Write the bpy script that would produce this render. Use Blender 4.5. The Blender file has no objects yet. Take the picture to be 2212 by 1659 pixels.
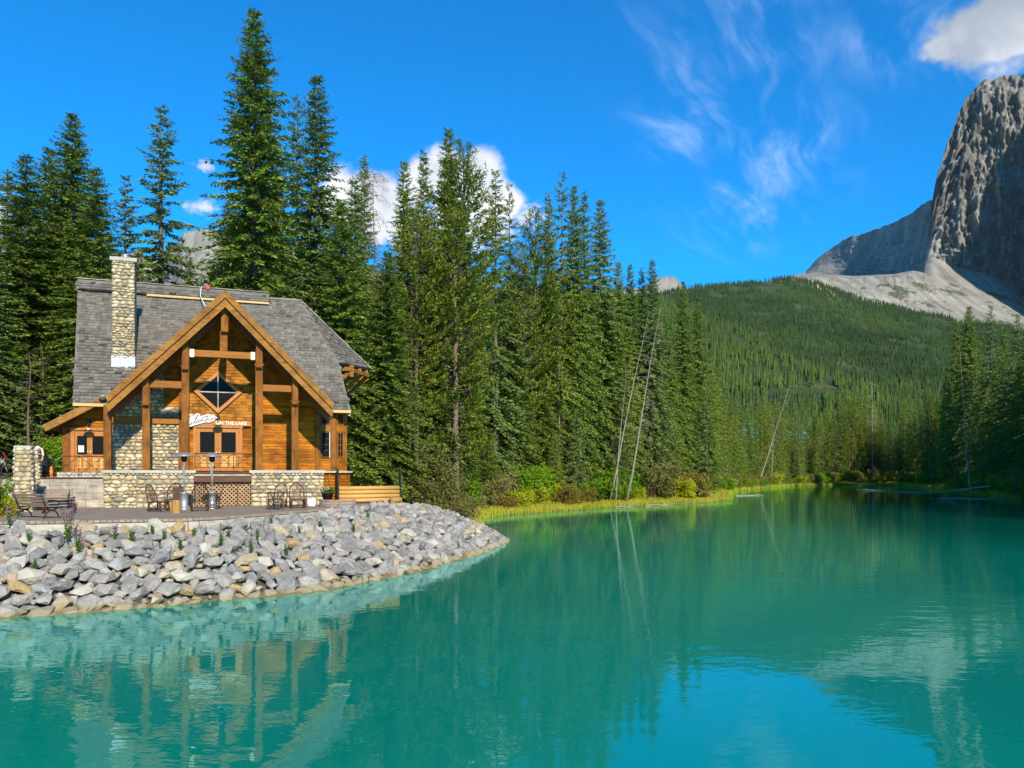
import bpy, bmesh, math, random
import numpy as np
from mathutils import Vector, Matrix, Quaternion

# ------------------------------------------------------------------ camera, sky, sun, exposure
SC = bpy.context.scene
COL = SC.collection
CAM_Z = 3.75          # eye height; the terrace floor of the lodge is at the same height
WL = -0.45            # lake level
cam_d = bpy.data.cameras.new('camera'); cam = bpy.data.objects.new('camera', cam_d); COL.objects.link(cam)
cam.location = (0, 0, CAM_Z); cam.rotation_euler = (math.radians(90), 0, 0)
cam_d.sensor_width = 36.0; cam_d.lens = 27.04; cam_d.shift_y = 0.0858
cam_d.clip_start = 0.1; cam_d.clip_end = 30000
SC.camera = cam

SUN_AZ, SUN_EL = math.radians(22.5), math.radians(32)      # the sun stands behind the camera, a little to its right
sun_dir = Vector((math.sin(SUN_AZ) * math.cos(SUN_EL), -math.cos(SUN_AZ) * math.cos(SUN_EL), math.sin(SUN_EL)))
sun_d = bpy.data.lights.new('sun', 'SUN'); sun = bpy.data.objects.new('sun', sun_d); COL.objects.link(sun)
sun.rotation_euler = (-sun_dir).to_track_quat('-Z', 'Y').to_euler()
sun_d.energy = 5.0; sun_d.angle = math.radians(0.5); sun_d.color = (1.0, 0.92, 0.76)
SC.view_settings.view_transform = 'Standard'; SC.view_settings.look = 'None'
SC.view_settings.exposure = 0.42; SC.view_settings.gamma = 1.0; SC.view_settings.use_curve_mapping = False
SC.cycles.max_bounces = 4; SC.cycles.diffuse_bounces = 2; SC.cycles.glossy_bounces = 2
SC.cycles.transmission_bounces = 3; SC.cycles.transparent_max_bounces = 6; SC.cycles.volume_bounces = 0
SC.cycles.use_adaptive_sampling = True; SC.cycles.adaptive_threshold = 0.02
SC.cycles.use_denoising = True
SC.cycles.sample_clamp_indirect = 6.0


class NT:
    """small helper to write node trees as expressions"""
    def __init__(s, tree): s.t = tree; s.n = tree.nodes; s.l = tree.links
    def new(s, kind, **kw):
        nd = s.n.new(kind)
        for k, v in kw.items(): setattr(nd, k, v)
        return nd
    def put(s, sock, v):
        if isinstance(v, bpy.types.NodeSocket): s.l.new(v, sock)
        elif isinstance(v, (tuple, list)) and len(v) == 3 and sock.type == 'RGBA': sock.default_value = (*v, 1)
        else: sock.default_value = v
    def m(s, op, a, b=0.0, c=None, clamp=False):
        nd = s.new('ShaderNodeMath', operation=op, use_clamp=clamp)
        s.put(nd.inputs[0], a); s.put(nd.inputs[1], b)
        if c is not None: s.put(nd.inputs[2], c)
        return nd.outputs[0]
    def vm(s, op, a, b=(0, 0, 0)):
        nd = s.new('ShaderNodeVectorMath', operation=op)
        s.put(nd.inputs[0], a); s.put(nd.inputs[1], b)
        return nd.outputs[0]
    def xyz(s, v):
        nd = s.new('ShaderNodeSeparateXYZ'); s.put(nd.inputs[0], v); return nd.outputs
    def comb(s, x, y, z):
        nd = s.new('ShaderNodeCombineXYZ'); s.put(nd.inputs[0], x); s.put(nd.inputs[1], y); s.put(nd.inputs[2], z); return nd.outputs[0]
    def noise(s, v, scale, detail=3, rough=0.55, dist=0.0):
        nd = s.new('ShaderNodeTexNoise'); s.put(nd.inputs['Vector'], v); s.put(nd.inputs['Scale'], scale)
        nd.inputs['Detail'].default_value = detail; nd.inputs['Roughness'].default_value = rough; nd.inputs['Distortion'].default_value = dist
        return nd.outputs[0]
    def ramp(s, f, stops, interp='LINEAR'):
        nd = s.new('ShaderNodeValToRGB'); s.put(nd.inputs[0], f); cr = nd.color_ramp; cr.interpolation = interp
        while len(cr.elements) > 1: cr.elements.remove(cr.elements[-1])
        for i, (p, c) in enumerate(stops):
            e = cr.elements[0] if i == 0 else cr.elements.new(p)
            e.position = p; e.color = (*c, 1) if len(c) == 3 else c
        return nd.outputs[0]
    def mix(s, f, a, b, blend='MIX'):
        nd = s.new('ShaderNodeMix', data_type='RGBA', blend_type=blend)
        s.put(nd.inputs[0], f); s.put(nd.inputs[6], a); s.put(nd.inputs[7], b); return nd.outputs[2]
    def step(s, v, lo, hi, a=0.0, b=1.0):
        nd = s.new('ShaderNodeMapRange', interpolation_type='SMOOTHSTEP')
        s.put(nd.inputs[0], v); s.put(nd.inputs[1], lo); s.put(nd.inputs[2], hi); s.put(nd.inputs[3], a); s.put(nd.inputs[4], b)
        return nd.outputs[0]
    def scale(s, v, sc):
        nd = s.new('ShaderNodeMapping'); s.put(nd.inputs[0], v); nd.inputs[3].default_value = sc; return nd.outputs[0]


def build_world():
    w = bpy.data.worlds.new('World'); SC.world = w; w.use_nodes = True
    N = NT(w.node_tree); N.n.clear()
    sky = N.new('ShaderNodeTexSky', sky_type='NISHITA', sun_disc=False)
    sky.sun_elevation = SUN_EL; sky.sun_rotation = math.pi - SUN_AZ
    sky.altitude = 1300; sky.air_density = 1.0; sky.dust_density = 0.25; sky.ozone_density = 2.5
    d = N.new('ShaderNodeTexCoord').outputs['Generated']
    x, y, z = N.xyz(d)
    az = N.m('ARCTAN2', x, y); el = N.m('ARCSINE', z)
    col = N.mix(1.0, sky.outputs[0], SKY_TINT, 'MULTIPLY')
    # high cirrus: streaks on a plane far above, everywhere the slow mask lets them show
    up = N.m('MAXIMUM', z, 0.05)
    px = N.m('DIVIDE', x, up); py = N.m('DIVIDE', y, up)
    a = math.radians(-28)
    s1 = N.m('ADD', N.m('MULTIPLY', px, math.cos(a)), N.m('MULTIPLY', py, math.sin(a)))
    s2 = N.m('SUBTRACT', N.m('MULTIPLY', py, math.cos(a)), N.m('MULTIPLY', px, math.sin(a)))
    warp = N.noise(N.comb(px, py, 0.0), 1.3, 2)
    pv = N.comb(N.m('ADD', N.m('MULTIPLY', s1, 3.4), N.m('MULTIPLY', warp, 0.9)), N.m('MULTIPLY', s2, 0.8), 3.1)
    st = N.noise(pv, 2.0, 5, 0.62, 0.35)
    slow = N.noise(N.comb(N.m('MULTIPLY', px, 0.9), N.m('MULTIPLY', py, 0.9), 7.7), 0.9, 2)
    blob = lambda a0, e0, ra, re: N.m('SQRT', N.m('ADD', N.m('POWER', N.m('DIVIDE', N.m('SUBTRACT', az, a0), ra), 2.0), N.m('POWER', N.m('DIVIDE', N.m('SUBTRACT', el, e0), re), 2.0)))
    def ang(dx, dy):
        A = math.atan((dx - 1106) / 1661.7); return A, math.atan((1019.2 - dy) / 1661.7 * math.cos(A))
    def gauss(dx, dy, rx, ry):
        A, E_ = ang(dx, dy); q = blob(A, E_, rx / 1661.7, ry / 1661.7)
        return N.m('SUBTRACT', 1.0, N.step(q, 0.0, 1.0))
    reg = gauss(1560, 110, 330, 210)
    for g in ((1660, 330, 260, 170), (1600, 440, 220, 130), (1960, 60, 190, 130), (1480, 250, 140, 150)):
        reg = N.m('MAXIMUM', reg, gauss(*g))
    elsewhere = N.m('MULTIPLY', N.step(slow, 0.62, 0.82), 0.55)
    reg = N.m('MAXIMUM', reg, elsewhere)
    cir = N.m('MULTIPLY', N.m('POWER', N.step(st, 0.40, 0.80), 1.25), reg)
    col = N.mix(N.m('MULTIPLY', cir, 0.80), col, (4.2, 6.0, 9.0))
    # cumulus: banks of puffs low over the trees, one in the corner by the cliff, more of them round the sky
    nv = N.noise(d, 9.0, 5, 0.6, 0.3); nf = N.noise(d, 30.0, 3, 0.6)
    dis = N.m('ADD', N.m('MULTIPLY', N.m('SUBTRACT', nv, 0.5), 1.5), N.m('MULTIPLY', N.m('SUBTRACT', nf, 0.5), 0.7))
    dis_small = N.m('MULTIPLY', N.m('SUBTRACT', N.noise(N.vm('MULTIPLY', d, (1, 1, 1.6)), 60.0, 5, 0.65), 0.5), 2.6)
    cm = None
    for i, (dx, dy, rx, ry) in enumerate(PUFFS):
        A, E_ = ang(dx, dy); q = blob(A, E_, rx / 1661.7, ry / 1661.7)
        v = N.m('ADD', N.m('SUBTRACT', 1.0, q), dis if rx > 50 else dis_small)
        m = N.step(v, -0.05, 0.42) if rx > 50 else N.m('MULTIPLY', N.step(v, 0.0, 0.9), 0.85)
        cm = m if cm is None else N.m('MAXIMUM', cm, m)
    low = N.m('MULTIPLY', N.step(N.noise(N.comb(az, N.m('MULTIPLY', el, 2.2), 4.0), 3.2, 4, 0.6), 0.60, 0.68), N.m('MULTIPLY', N.step(N.m('ABSOLUTE', az), 0.95, 1.3), N.m('MULTIPLY', N.step(el, 0.03, 0.1), N.step(el, 0.42, 0.30))))
    cm = N.m('MAXIMUM', cm, low)
    cshade = N.ramp(N.noise(N.vm('ADD', d, (0.0, 0.0, 0.02)), 11.0, 4, 0.55), [(0.34, (3.8, 4.3, 5.2)), (0.50, (6.6, 6.9, 7.4)), (0.62, (8.6, 8.6, 8.6))])
    under = gauss(2200, -15, 420, 105)
    cshade = N.mix(N.m('MULTIPLY', under, 0.9), cshade, (3.0, 3.4, 4.1))
    col = N.mix(cm, col, cshade)
    bg = N.new('ShaderNodeBackground'); N.put(bg.inputs[0], col); bg.inputs[1].default_value = SKY_STRENGTH
    out = N.new('ShaderNodeOutputWorld'); N.l.new(bg.outputs[0], out.inputs[0])


SKY_STRENGTH = 0.10
SKY_TINT = (0.0, 1.08, 1.82)
PUFFS = [(905, 402, 55, 62), (965, 385, 68, 66), (1040, 378, 66, 60), (1080, 432, 52, 56), (800, 420, 100, 52), (740, 430, 60, 70), (1140, 470, 46, 34), (860, 470, 130, 70), (1010, 460, 120, 90),
         (443, 357, 22, 13), (440, 447, 46, 17), (-10, 480, 40, 70),
         (2120, 55, 95, 60), (2200, 92, 110, 34), (2060, 95, 60, 26), (2280, 20, 160, 110), (2420, -40, 200, 150)]
build_world()
SC.world.cycles.sampling_method = 'MANUAL'; SC.world.cycles.sample_map_resolution = 256

# ------------------------------------------------------------------ helpers
rnd = random.Random(7)
RNG = np.random.default_rng(11)
PXF, PXH, PXC = 1661.7, 1019.2, 1106.0
def at(dx, dy, Y): return Vector(((dx - PXC) / PXF * Y, Y, CAM_Z + (PXH - dy) / PXF * Y))
def tag(o, label=None, cat=None, group=None, kind=None):
    if label: o['label'] = label
    if cat: o['category'] = cat
    if group: o['group'] = group
    if kind: o['kind'] = kind
    return o
def empty(name, loc=(0, 0, 0), rz=0.0, label=None, cat=None, group=None):
    o = bpy.data.objects.new(name, None); COL.objects.link(o); o.location = loc; o.rotation_euler = (0, 0, rz)
    o.empty_display_size = 0.2
    return tag(o, label, cat, group)
def link(name, mesh, parent=None, mat=None):
    o = bpy.data.objects.new(name, mesh); COL.objects.link(o)
    if parent is not None: o.parent = parent
    if mat is not None and not mesh.materials: mesh.materials.append(mat)
    return o
def copy_tree(o, parent=None):
    c = o.copy(); COL.objects.link(c); c.parent = parent
    if parent is not None: c.matrix_parent_inverse = o.matrix_parent_inverse.copy()
    for ch in list(o.children): copy_tree(ch, c)
    return c
def mesh_np(name, V, Fq, mat=None, var=None, smooth=False):
    """V (n,3), Fq (m,k) faces of equal size k; var per-face random attribute"""
    me = bpy.data.meshes.new(name); V = np.asarray(V, np.float32); Fq = np.asarray(Fq, np.int32)
    k = Fq.shape[1]
    me.vertices.add(len(V)); me.vertices.foreach_set('co', V.ravel())
    me.loops.add(Fq.size); me.loops.foreach_set('vertex_index', Fq.ravel())
    me.polygons.add(len(Fq)); me.polygons.foreach_set('loop_start', np.arange(0, Fq.size, k, dtype=np.int32))
    if var is not None:
        at_ = me.attributes.new('var', 'FLOAT', 'FACE'); at_.data.foreach_set('value', np.asarray(var, np.float32))
    me.update(calc_edges=True)
    if smooth: me.polygons.foreach_set('use_smooth', np.ones(len(Fq), bool))
    if mat: me.materials.append(mat)
    return me


class MB:
    """collects simple shapes and links them as one mesh"""
    def __init__(s): s.v = []; s.f = []
    def add(s, vs, fs):
        b = len(s.v); s.v += [tuple(q) for q in vs]; s.f += [tuple(b + i for i in f) for f in fs]; return s
    def box(s, c, size, rz=0.0, M=None):
        hx, hy, hz = size[0] / 2, size[1] / 2, size[2] / 2
        vs = [Vector((sx * hx, sy * hy, sz * hz)) for sz in (-1, 1) for sy in (-1, 1) for sx in (-1, 1)]
        R = M if M is not None else Matrix.Rotation(rz, 3, 'Z')
        c = Vector(c)
        return s.add([c + R @ q for q in vs], [(0, 2, 3, 1), (4, 5, 7, 6), (0, 1, 5, 4), (2, 6, 7, 3), (0, 4, 6, 2), (1, 3, 7, 5)])
    def bb(s, x0, x1, y0, y1, z0, z1): return s.box(((x0 + x1) / 2, (y0 + y1) / 2, (z0 + z1) / 2), (abs(x1 - x0), abs(y1 - y0), abs(z1 - z0)))
    def bar(s, p, q, a, b, up=(0, 0, 1)):
        """box from p to q, a across (horizontal), b along 'up'"""
        p, q = Vector(p), Vector(q); d = q - p; L = d.length; d.normalize(); upv = Vector(up)
        if abs(d.dot(upv)) > 0.99: upv = Vector((0, 1, 0))
        x = d.cross(upv).normalized(); z = x.cross(d).normalized()
        R = Matrix((x, d, z)).transposed()
        return s.box((p + q) / 2, (a, L, b), M=R)
    def poly(s, pts, y0, y1):
        """polygon given in (x,z), extruded along y"""
        n = len(pts); vs = [(x, y0, z) for x, z in pts] + [(x, y1, z) for x, z in pts]
        return s.add(vs, [tuple(range(n)), tuple(range(2 * n - 1, n - 1, -1))] + [(i, i + n, (i + 1) % n + n, (i + 1) % n) for i in range(n)])
    def polyz(s, pts, z0, z1):
        n = len(pts); vs = [(x, y, z0) for x, y in pts] + [(x, y, z1) for x, y in pts]
        return s.add(vs, [tuple(range(n - 1, -1, -1)), tuple(range(n, 2 * n))] + [(i, (i + 1) % n, (i + 1) % n + n, i + n) for i in range(n)])
    def tube(s, pts, r, n=6, cap=True):
        pts = [Vector(p) for p in pts]; rs = r if isinstance(r, (list, tuple)) else [r] * len(pts)
        rings = []; ref = None
        for i, p in enumerate(pts):
            d = (pts[min(i + 1, len(pts) - 1)] - pts[max(i - 1, 0)]).normalized()
            if ref is None: ref = d.orthogonal().normalized()
            x = (ref - d * ref.dot(d)).normalized(); ref = x; yv = d.cross(x)
            rings.append([p + (x * math.cos(2 * math.pi * k / n) + yv * math.sin(2 * math.pi * k / n)) * rs[i] for k in range(n)])
        b = len(s.v)
        for rg in rings: s.v += [tuple(q) for q in rg]
        for i in range(len(rings) - 1):
            for k in range(n):
                s.f.append((b + i * n + k, b + i * n + (k + 1) % n, b + (i + 1) * n + (k + 1) % n, b + (i + 1) * n + k))
        if cap:
            s.f.append(tuple(b + k for k in range(n - 1, -1, -1))); e = b + (len(rings) - 1) * n; s.f.append(tuple(e + k for k in range(n)))
        return s
    def lathe(s, prof, n=16, c=(0, 0, 0)):
        b = len(s.v)
        for r, z in prof:
            for k in range(n): s.v.append((c[0] + r * math.cos(2 * math.pi * k / n), c[1] + r * math.sin(2 * math.pi * k / n), c[2] + z))
        for i in range(len(prof) - 1):
            for k in range(n):
                s.f.append((b + i * n + k, b + i * n + (k + 1) % n, b + (i + 1) * n + (k + 1) % n, b + (i + 1) * n + k))
        s.f.append(tuple(b + k for k in range(n - 1, -1, -1))); e = b + (len(prof) - 1) * n; s.f.append(tuple(e + k for k in range(n)))
        return s
    def mesh(s, name, mat=None, smooth=False, bevel=0.0):
        me = bpy.data.meshes.new(name); me.from_pydata(s.v, [], s.f)
        if bevel:
            bm = bmesh.new(); bm.from_mesh(me)
            bmesh.ops.bevel(bm, geom=bm.edges[:], offset=bevel, segments=1, affect='EDGES'); bm.to_mesh(me); bm.free()
        me.update()
        if smooth: me.polygons.foreach_set('use_smooth', np.ones(len(me.polygons), bool))
        if mat: me.materials.append(mat)
        return me
    def build(s, name, mat, parent=None, smooth=False, bevel=0.0):
        return link(name, s.mesh(name, mat, smooth, bevel), parent)


def emit(pieces, protos, name, mat, parent, limit=300, key=None, stuff_name=None, label=None, extra=None):
    """pieces: list of (proto index, 4x4 Matrix in the parent's space). The ones that show largest become objects, the rest one stuff part"""
    order = sorted(pieces, key=key) if key else list(pieces)
    for k, (pi, M) in enumerate(order[:limit]):
        o = link(name, protos[pi], parent, mat); o.matrix_local = M
        if extra: extra(o, k)
    rest = order[limit:]
    if not rest: return None
    VV = []; FF = []; var = []; b = 0
    for pi, M in rest:
        me = protos[pi]; v = np.empty(len(me.vertices) * 3, np.float32); me.vertices.foreach_get('co', v); v = v.reshape(-1, 3)
        A = np.array(M); VV.append(v @ A[:3, :3].T + A[:3, 3]); q = rnd.random()
        for p in me.polygons:
            vi = list(p.vertices)
            for t in range(1, len(vi) - 1): FF.append((b + vi[0], b + vi[t], b + vi[t + 1])); var.append(q)
        b += len(v)
    me = mesh_np(stuff_name or name + '_mass', np.vstack(VV), FF, mat, var, smooth=protos[0].polygons[0].use_smooth)
    o = link(stuff_name or name + '_mass', me, parent); o['kind'] = 'stuff'
    return o

# ------------------------------------------------------------------ materials
def bsdf_mat(name):
    m = bpy.data.materials.new(name); m.use_nodes = True; N = NT(m.node_tree)
    return m, N, N.n['Principled BSDF']
def piece_random(N):
    a = N.new('ShaderNodeAttribute', attribute_name='var').outputs['Fac']
    o = N.new('ShaderNodeObjectInfo').outputs['Random']
    return N.m('FRACT', N.m('ADD', a, o))
def pmat(name, cols, scale=(1, 1, 1), freq=3.0, detail=4, rough=0.7, piece=0.0, bump=0.0, bfreq=None, metal=0.0, spec=0.35, world=False, dist=0.0, hue=None, blotch=0.0):
    m, N, B = bsdf_mat(name)
    tc = N.new('ShaderNodeTexCoord').outputs['Object'] if not world else N.new('ShaderNodeNewGeometry').outputs['Position']
    r = piece_random(N)
    v = N.vm('ADD', N.scale(tc, scale), N.comb(N.m('MULTIPLY', r, 37.0), N.m('MULTIPLY', r, 11.0), 0.0)) if not world else N.scale(tc, scale)
    f = N.noise(v, freq, detail, 0.6, dist)
    n = len(cols)
    c = N.ramp(f, [(0.3 + 0.4 * i / max(1, n - 1), q) for i, q in enumerate(cols)])
    if piece:
        k = N.m('ADD', 1.0 - piece, N.m('MULTIPLY', r, 2 * piece)); c = N.mix(1.0, c, N.comb(k, k, k), 'MULTIPLY')
    if blotch:
        q = N.noise(N.new('ShaderNodeNewGeometry').outputs['Position'], 1.3, 4, 0.6); k2 = N.step(q, 0.34, 0.62, 1.0 - blotch, 1.08); c = N.mix(1.0, c, N.comb(k2, N.m('POWER', k2, 1.15), N.m('POWER', k2, 1.15)), 'MULTIPLY')
    if hue:
        r2 = N.m('FRACT', N.m('MULTIPLY', r, 7.31)); c = N.mix(N.m('MULTIPLY', r2, 0.6), c, hue)
    N.put(B.inputs['Base Color'], c); B.inputs['Roughness'].default_value = rough; B.inputs['Metallic'].default_value = metal
    B.inputs['Specular IOR Level'].default_value = spec
    if bump:
        bn = N.new('ShaderNodeBump'); bn.inputs['Strength'].default_value = bump; bn.inputs['Distance'].default_value = 0.02
        N.put(bn.inputs['Height'], N.noise(v, bfreq or freq * 4, 4, 0.65)); N.put(B.inputs['Normal'], bn.outputs[0])
    return m
def leafmat(name, cols, trans=0.3, rough=0.55):
    m = bpy.data.materials.new(name); m.use_nodes = True; N = NT(m.node_tree); B = N.n['Principled BSDF']
    a = N.new('ShaderNodeAttribute', attribute_name='var').outputs['Fac']
    o = N.new('ShaderNodeObjectInfo').outputs['Random']
    f = N.m('ADD', N.m('MULTIPLY', a, 0.72), N.m('MULTIPLY', o, 0.28))
    n = len(cols); c = N.ramp(f, [(i / (n - 1), q) for i, q in enumerate(cols)])
    N.put(B.inputs['Base Color'], c); B.inputs['Roughness'].default_value = rough; B.inputs['Specular IOR Level'].default_value = 0.08
    t = N.new('ShaderNodeBsdfTranslucent'); N.put(t.inputs[0], c)
    mx = N.new('ShaderNodeMixShader'); mx.inputs[0].default_value = trans
    N.l.new(B.outputs[0], mx.inputs[1]); N.l.new(t.outputs[0], mx.inputs[2])
    N.l.new(mx.outputs[0], N.n['Material Output'].inputs[0])
    return m

MT = {}
MT['post'] = pmat('post_wood', [(0.12, 0.043, 0.008), (0.265, 0.100, 0.016), (0.19, 0.068, 0.012)], (5, 5, 0.5), 2.2, 5, 0.7, 0.16, 0.3, spec=0.15, blotch=0.35)
MT['rake'] = pmat('rake_wood', [(0.14, 0.058, 0.012), (0.33, 0.150, 0.032), (0.23, 0.096, 0.019)], (0.8, 5, 5), 2.0, 5, 0.7, 0.12, 0.3, spec=0.15, blotch=0.30)
MT['beam'] = pmat('beam_wood', [(0.20, 0.072, 0.015), (0.32, 0.125, 0.025), (0.25, 0.09, 0.018)], (0.6, 5, 5), 2.2, 5, 0.7, 0.12, 0.25, spec=0.15)
MT['siding'] = pmat('siding_wood', [(0.18, 0.054, 0.003), (0.44, 0.150, 0.007), (0.30, 0.094, 0.005)], (0.7, 4, 6), 1.8, 5, 0.7, 0.32, 0.3, spec=0.15, blotch=0.40)
MT['wall_shingle'] = pmat('wall_shingle_wood', [(0.20, 0.074, 0.009), (0.33, 0.130, 0.013), (0.25, 0.094, 0.010)], (6, 4, 2), 2.0, 4, 0.7, 0.38, 0.3, spec=0.15, blotch=0.30)
MT['door'] = pmat('door_wood', [(0.27, 0.085, 0.010), (0.42, 0.155, 0.018), (0.34, 0.115, 0.013)], (5, 5, 0.7), 1.8, 4, 0.45, 0.10, 0.15, spec=0.45)
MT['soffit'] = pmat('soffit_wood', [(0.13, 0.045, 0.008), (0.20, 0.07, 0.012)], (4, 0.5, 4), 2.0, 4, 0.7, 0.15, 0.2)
MT['fresh'] = pmat('fresh_wood', [(0.46, 0.26, 0.08), (0.62, 0.38, 0.14), (0.52, 0.30, 0.10)], (0.8, 5, 5), 2.0, 4, 0.6, 0.12, 0.2)
MT['log'] = pmat('log_wood', [(0.44, 0.22, 0.05), (0.60, 0.33, 0.09), (0.50, 0.26, 0.065)], (0.7, 4, 5), 2.2, 5, 0.6, 0.10, 0.25)
MT['shingle'] = pmat('roof_shingle_wood', [(0.082, 0.072, 0.060), (0.180, 0.162, 0.138), (0.125, 0.111, 0.093)], (7, 3, 3), 2.0, 4, 0.85, 0.36, 0.35, spec=0.10, hue=(0.15, 0.135, 0.115), blotch=0.15)
MT['greywood'] = pmat('weathered_plank', [(0.22, 0.19, 0.145), (0.50, 0.44, 0.35), (0.36, 0.31, 0.24)], (0.5, 4, 7), 2.4, 6, 0.85, 0.16, 0.4, blotch=0.35)
MT['darkwood'] = pmat('dark_stained_wood', [(0.05, 0.022, 0.010), (0.12, 0.055, 0.022)], (0.6, 4, 4), 2.0, 4, 0.6, 0.15, 0.2)
MT['lattice'] = pmat('lattice_wood', [(0.34, 0.20, 0.09), (0.48, 0.31, 0.16)], (3, 3, 3), 2.0, 3, 0.75, 0.15)
MT['willow'] = pmat('willow_wood', [(0.038, 0.017, 0.010), (0.085, 0.038, 0.022), (0.06, 0.027, 0.015)], (6, 6, 6), 3.0, 3, 0.6, 0.35)
MT['spindle'] = pmat('willow_spindle', [(0.09, 0.038, 0.022), (0.18, 0.095, 0.055)], (6, 6, 6), 3.0, 3, 0.6, 0.35)
MT['benchwood'] = pmat('bench_wood', [(0.17, 0.12, 0.08), (0.27, 0.20, 0.14)], (1, 6, 6), 2.0, 4, 0.65, 0.12)
MT['iron'] = pmat('black_iron', [(0.012, 0.012, 0.014), (0.03, 0.03, 0.033)], (4, 4, 4), 4.0, 3, 0.45, 0.0, 0.1, metal=0.3)
MT['rust'] = pmat('brown_iron', [(0.035, 0.018, 0.010), (0.065, 0.032, 0.017)], (4, 4, 4), 4.0, 3, 0.6, 0.0, 0.1, metal=0.2)
MT['steel'] = pmat('brushed_steel', [(0.42, 0.42, 0.42), (0.55, 0.55, 0.55)], (20, 20, 1), 2.0, 2, 0.42, 0.0, 0.0, metal=0.7)
MT['capstone'] = pmat('cap_stone', [(0.30, 0.28, 0.23), (0.45, 0.42, 0.35), (0.36, 0.34, 0.28)], (1, 1, 1), 4.0, 5, 0.85, 0.12, 0.4)
MT['mortar'] = pmat('mortar', [(0.17, 0.15, 0.105), (0.27, 0.24, 0.17)], (1, 1, 1), 9.0, 4, 0.9, 0.0, 0.4)
MT['concrete'] = pmat('pale_concrete', [(0.34, 0.31, 0.24), (0.48, 0.44, 0.35), (0.28, 0.25, 0.19)], (1, 1, 2), 2.2, 5, 0.85, 0.0, 0.3)
MT['white'] = pmat('white_paint', [(0.58, 0.58, 0.55), (0.68, 0.68, 0.65)], (3, 3, 3), 2.0, 3, 0.6)
MT['whitewash'] = pmat('whitewashed_stone', [(0.42, 0.46, 0.50), (0.66, 0.68, 0.69), (0.55, 0.58, 0.60)], (4, 4, 4), 2.0, 4, 0.7, 0.08)
MT['cream'] = pmat('cream_paint', [(0.76, 0.68, 0.48), (0.84, 0.77, 0.58)], (3, 3, 3), 2.0, 3, 0.6)
MT['ink'] = pmat('dark_lettering', [(0.025, 0.012, 0.02), (0.05, 0.025, 0.035)], (3, 3, 3), 2.0, 2, 0.6)
MT['signwood'] = pmat('sign_board_wood', [(0.32, 0.125, 0.035), (0.46, 0.20, 0.06)], (0.8, 4, 5), 2.0, 4, 0.55, 0.0, 0.15)
MT['brass'] = pmat('brass', [(0.72, 0.47, 0.16), (0.80, 0.55, 0.22)], (3, 3, 3), 2.0, 2, 0.3, metal=1.0)
MT['brick'] = pmat('paver_brick', [(0.20, 0.135, 0.105), (0.29, 0.205, 0.155), (0.24, 0.165, 0.13)], (6, 6, 6), 2.0, 4, 0.85, 0.28, 0.3, hue=(0.30, 0.255, 0.19))
MT['orange'] = pmat('orange_plastic', [(0.75, 0.16, 0.015), (0.85, 0.22, 0.03)], (3, 3, 3), 2.0, 2, 0.5)
MT['black'] = pmat('black_plastic', [(0.010, 0.010, 0.011), (0.02, 0.02, 0.022)], (3, 3, 3), 2.0, 2, 0.5)
MT['red'] = pmat('red_paint', [(0.42, 0.02, 0.02), (0.55, 0.03, 0.03)], (3, 3, 3), 2.0, 2, 0.5)
MT['dirt'] = pmat('bank_soil', [(0.04, 0.034, 0.025), (0.10, 0.088, 0.066), (0.065, 0.055, 0.042)], (1, 1, 1), 2.5, 5, 0.95, 0.0, 0.5, world=True)
MT['asphalt'] = pmat('parking_asphalt', [(0.10, 0.10, 0.105), (0.17, 0.165, 0.165)], (1, 1, 1), 1.2, 5, 0.9, 0.0, 0.3, world=True)
MT['bark'] = pmat('spruce_bark', [(0.07, 0.048, 0.032), (0.165, 0.115, 0.078), (0.11, 0.075, 0.052)], (4, 4, 0.8), 2.0, 5, 0.9, 0.2, 0.6)
MT['deadwood'] = pmat('bleached_wood', [(0.15, 0.125, 0.095), (0.31, 0.27, 0.21), (0.22, 0.185, 0.145)], (4, 4, 0.6), 2.0, 5, 0.85, 0.12, 0.4)
MT['deadtwig'] = pmat('dead_twig', [(0.085, 0.052, 0.034), (0.155, 0.10, 0.066)], (4, 4, 4), 2.0, 3, 0.9, 0.2)
MT['stump'] = pmat('stump_wood', [(0.10, 0.045, 0.012), (0.42, 0.235, 0.06), (0.26, 0.12, 0.03)], (9, 9, 2), 2.2, 5, 0.6, 0.1, 0.4)
MT['skin'] = pmat('skin', [(0.50, 0.27, 0.18), (0.55, 0.30, 0.20)], (3, 3, 3), 2.0, 2, 0.5)
MT['shirt'] = pmat('white_shirt', [(0.70, 0.66, 0.58), (0.78, 0.74, 0.66)], (3, 3, 3), 4.0, 2, 0.8)
MT['trousers'] = pmat('dark_trousers', [(0.02, 0.022, 0.028), (0.035, 0.038, 0.045)], (3, 3, 3), 4.0, 2, 0.8)
MT['hair'] = pmat('brown_hair', [(0.06, 0.03, 0.018), (0.10, 0.05, 0.03)], (3, 3, 3), 4.0, 2, 0.6)
MT['snow'] = pmat('snow', [(0.78, 0.80, 0.84), (0.85, 0.87, 0.90)], (1, 1, 1), 0.01, 3, 0.8, world=True)
MT['tin'] = pmat('turquoise_roof', [(0.06, 0.30, 0.28), (0.10, 0.42, 0.38)], (1, 1, 1), 1.0, 3, 0.45, 0.0, 0.0)

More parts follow.
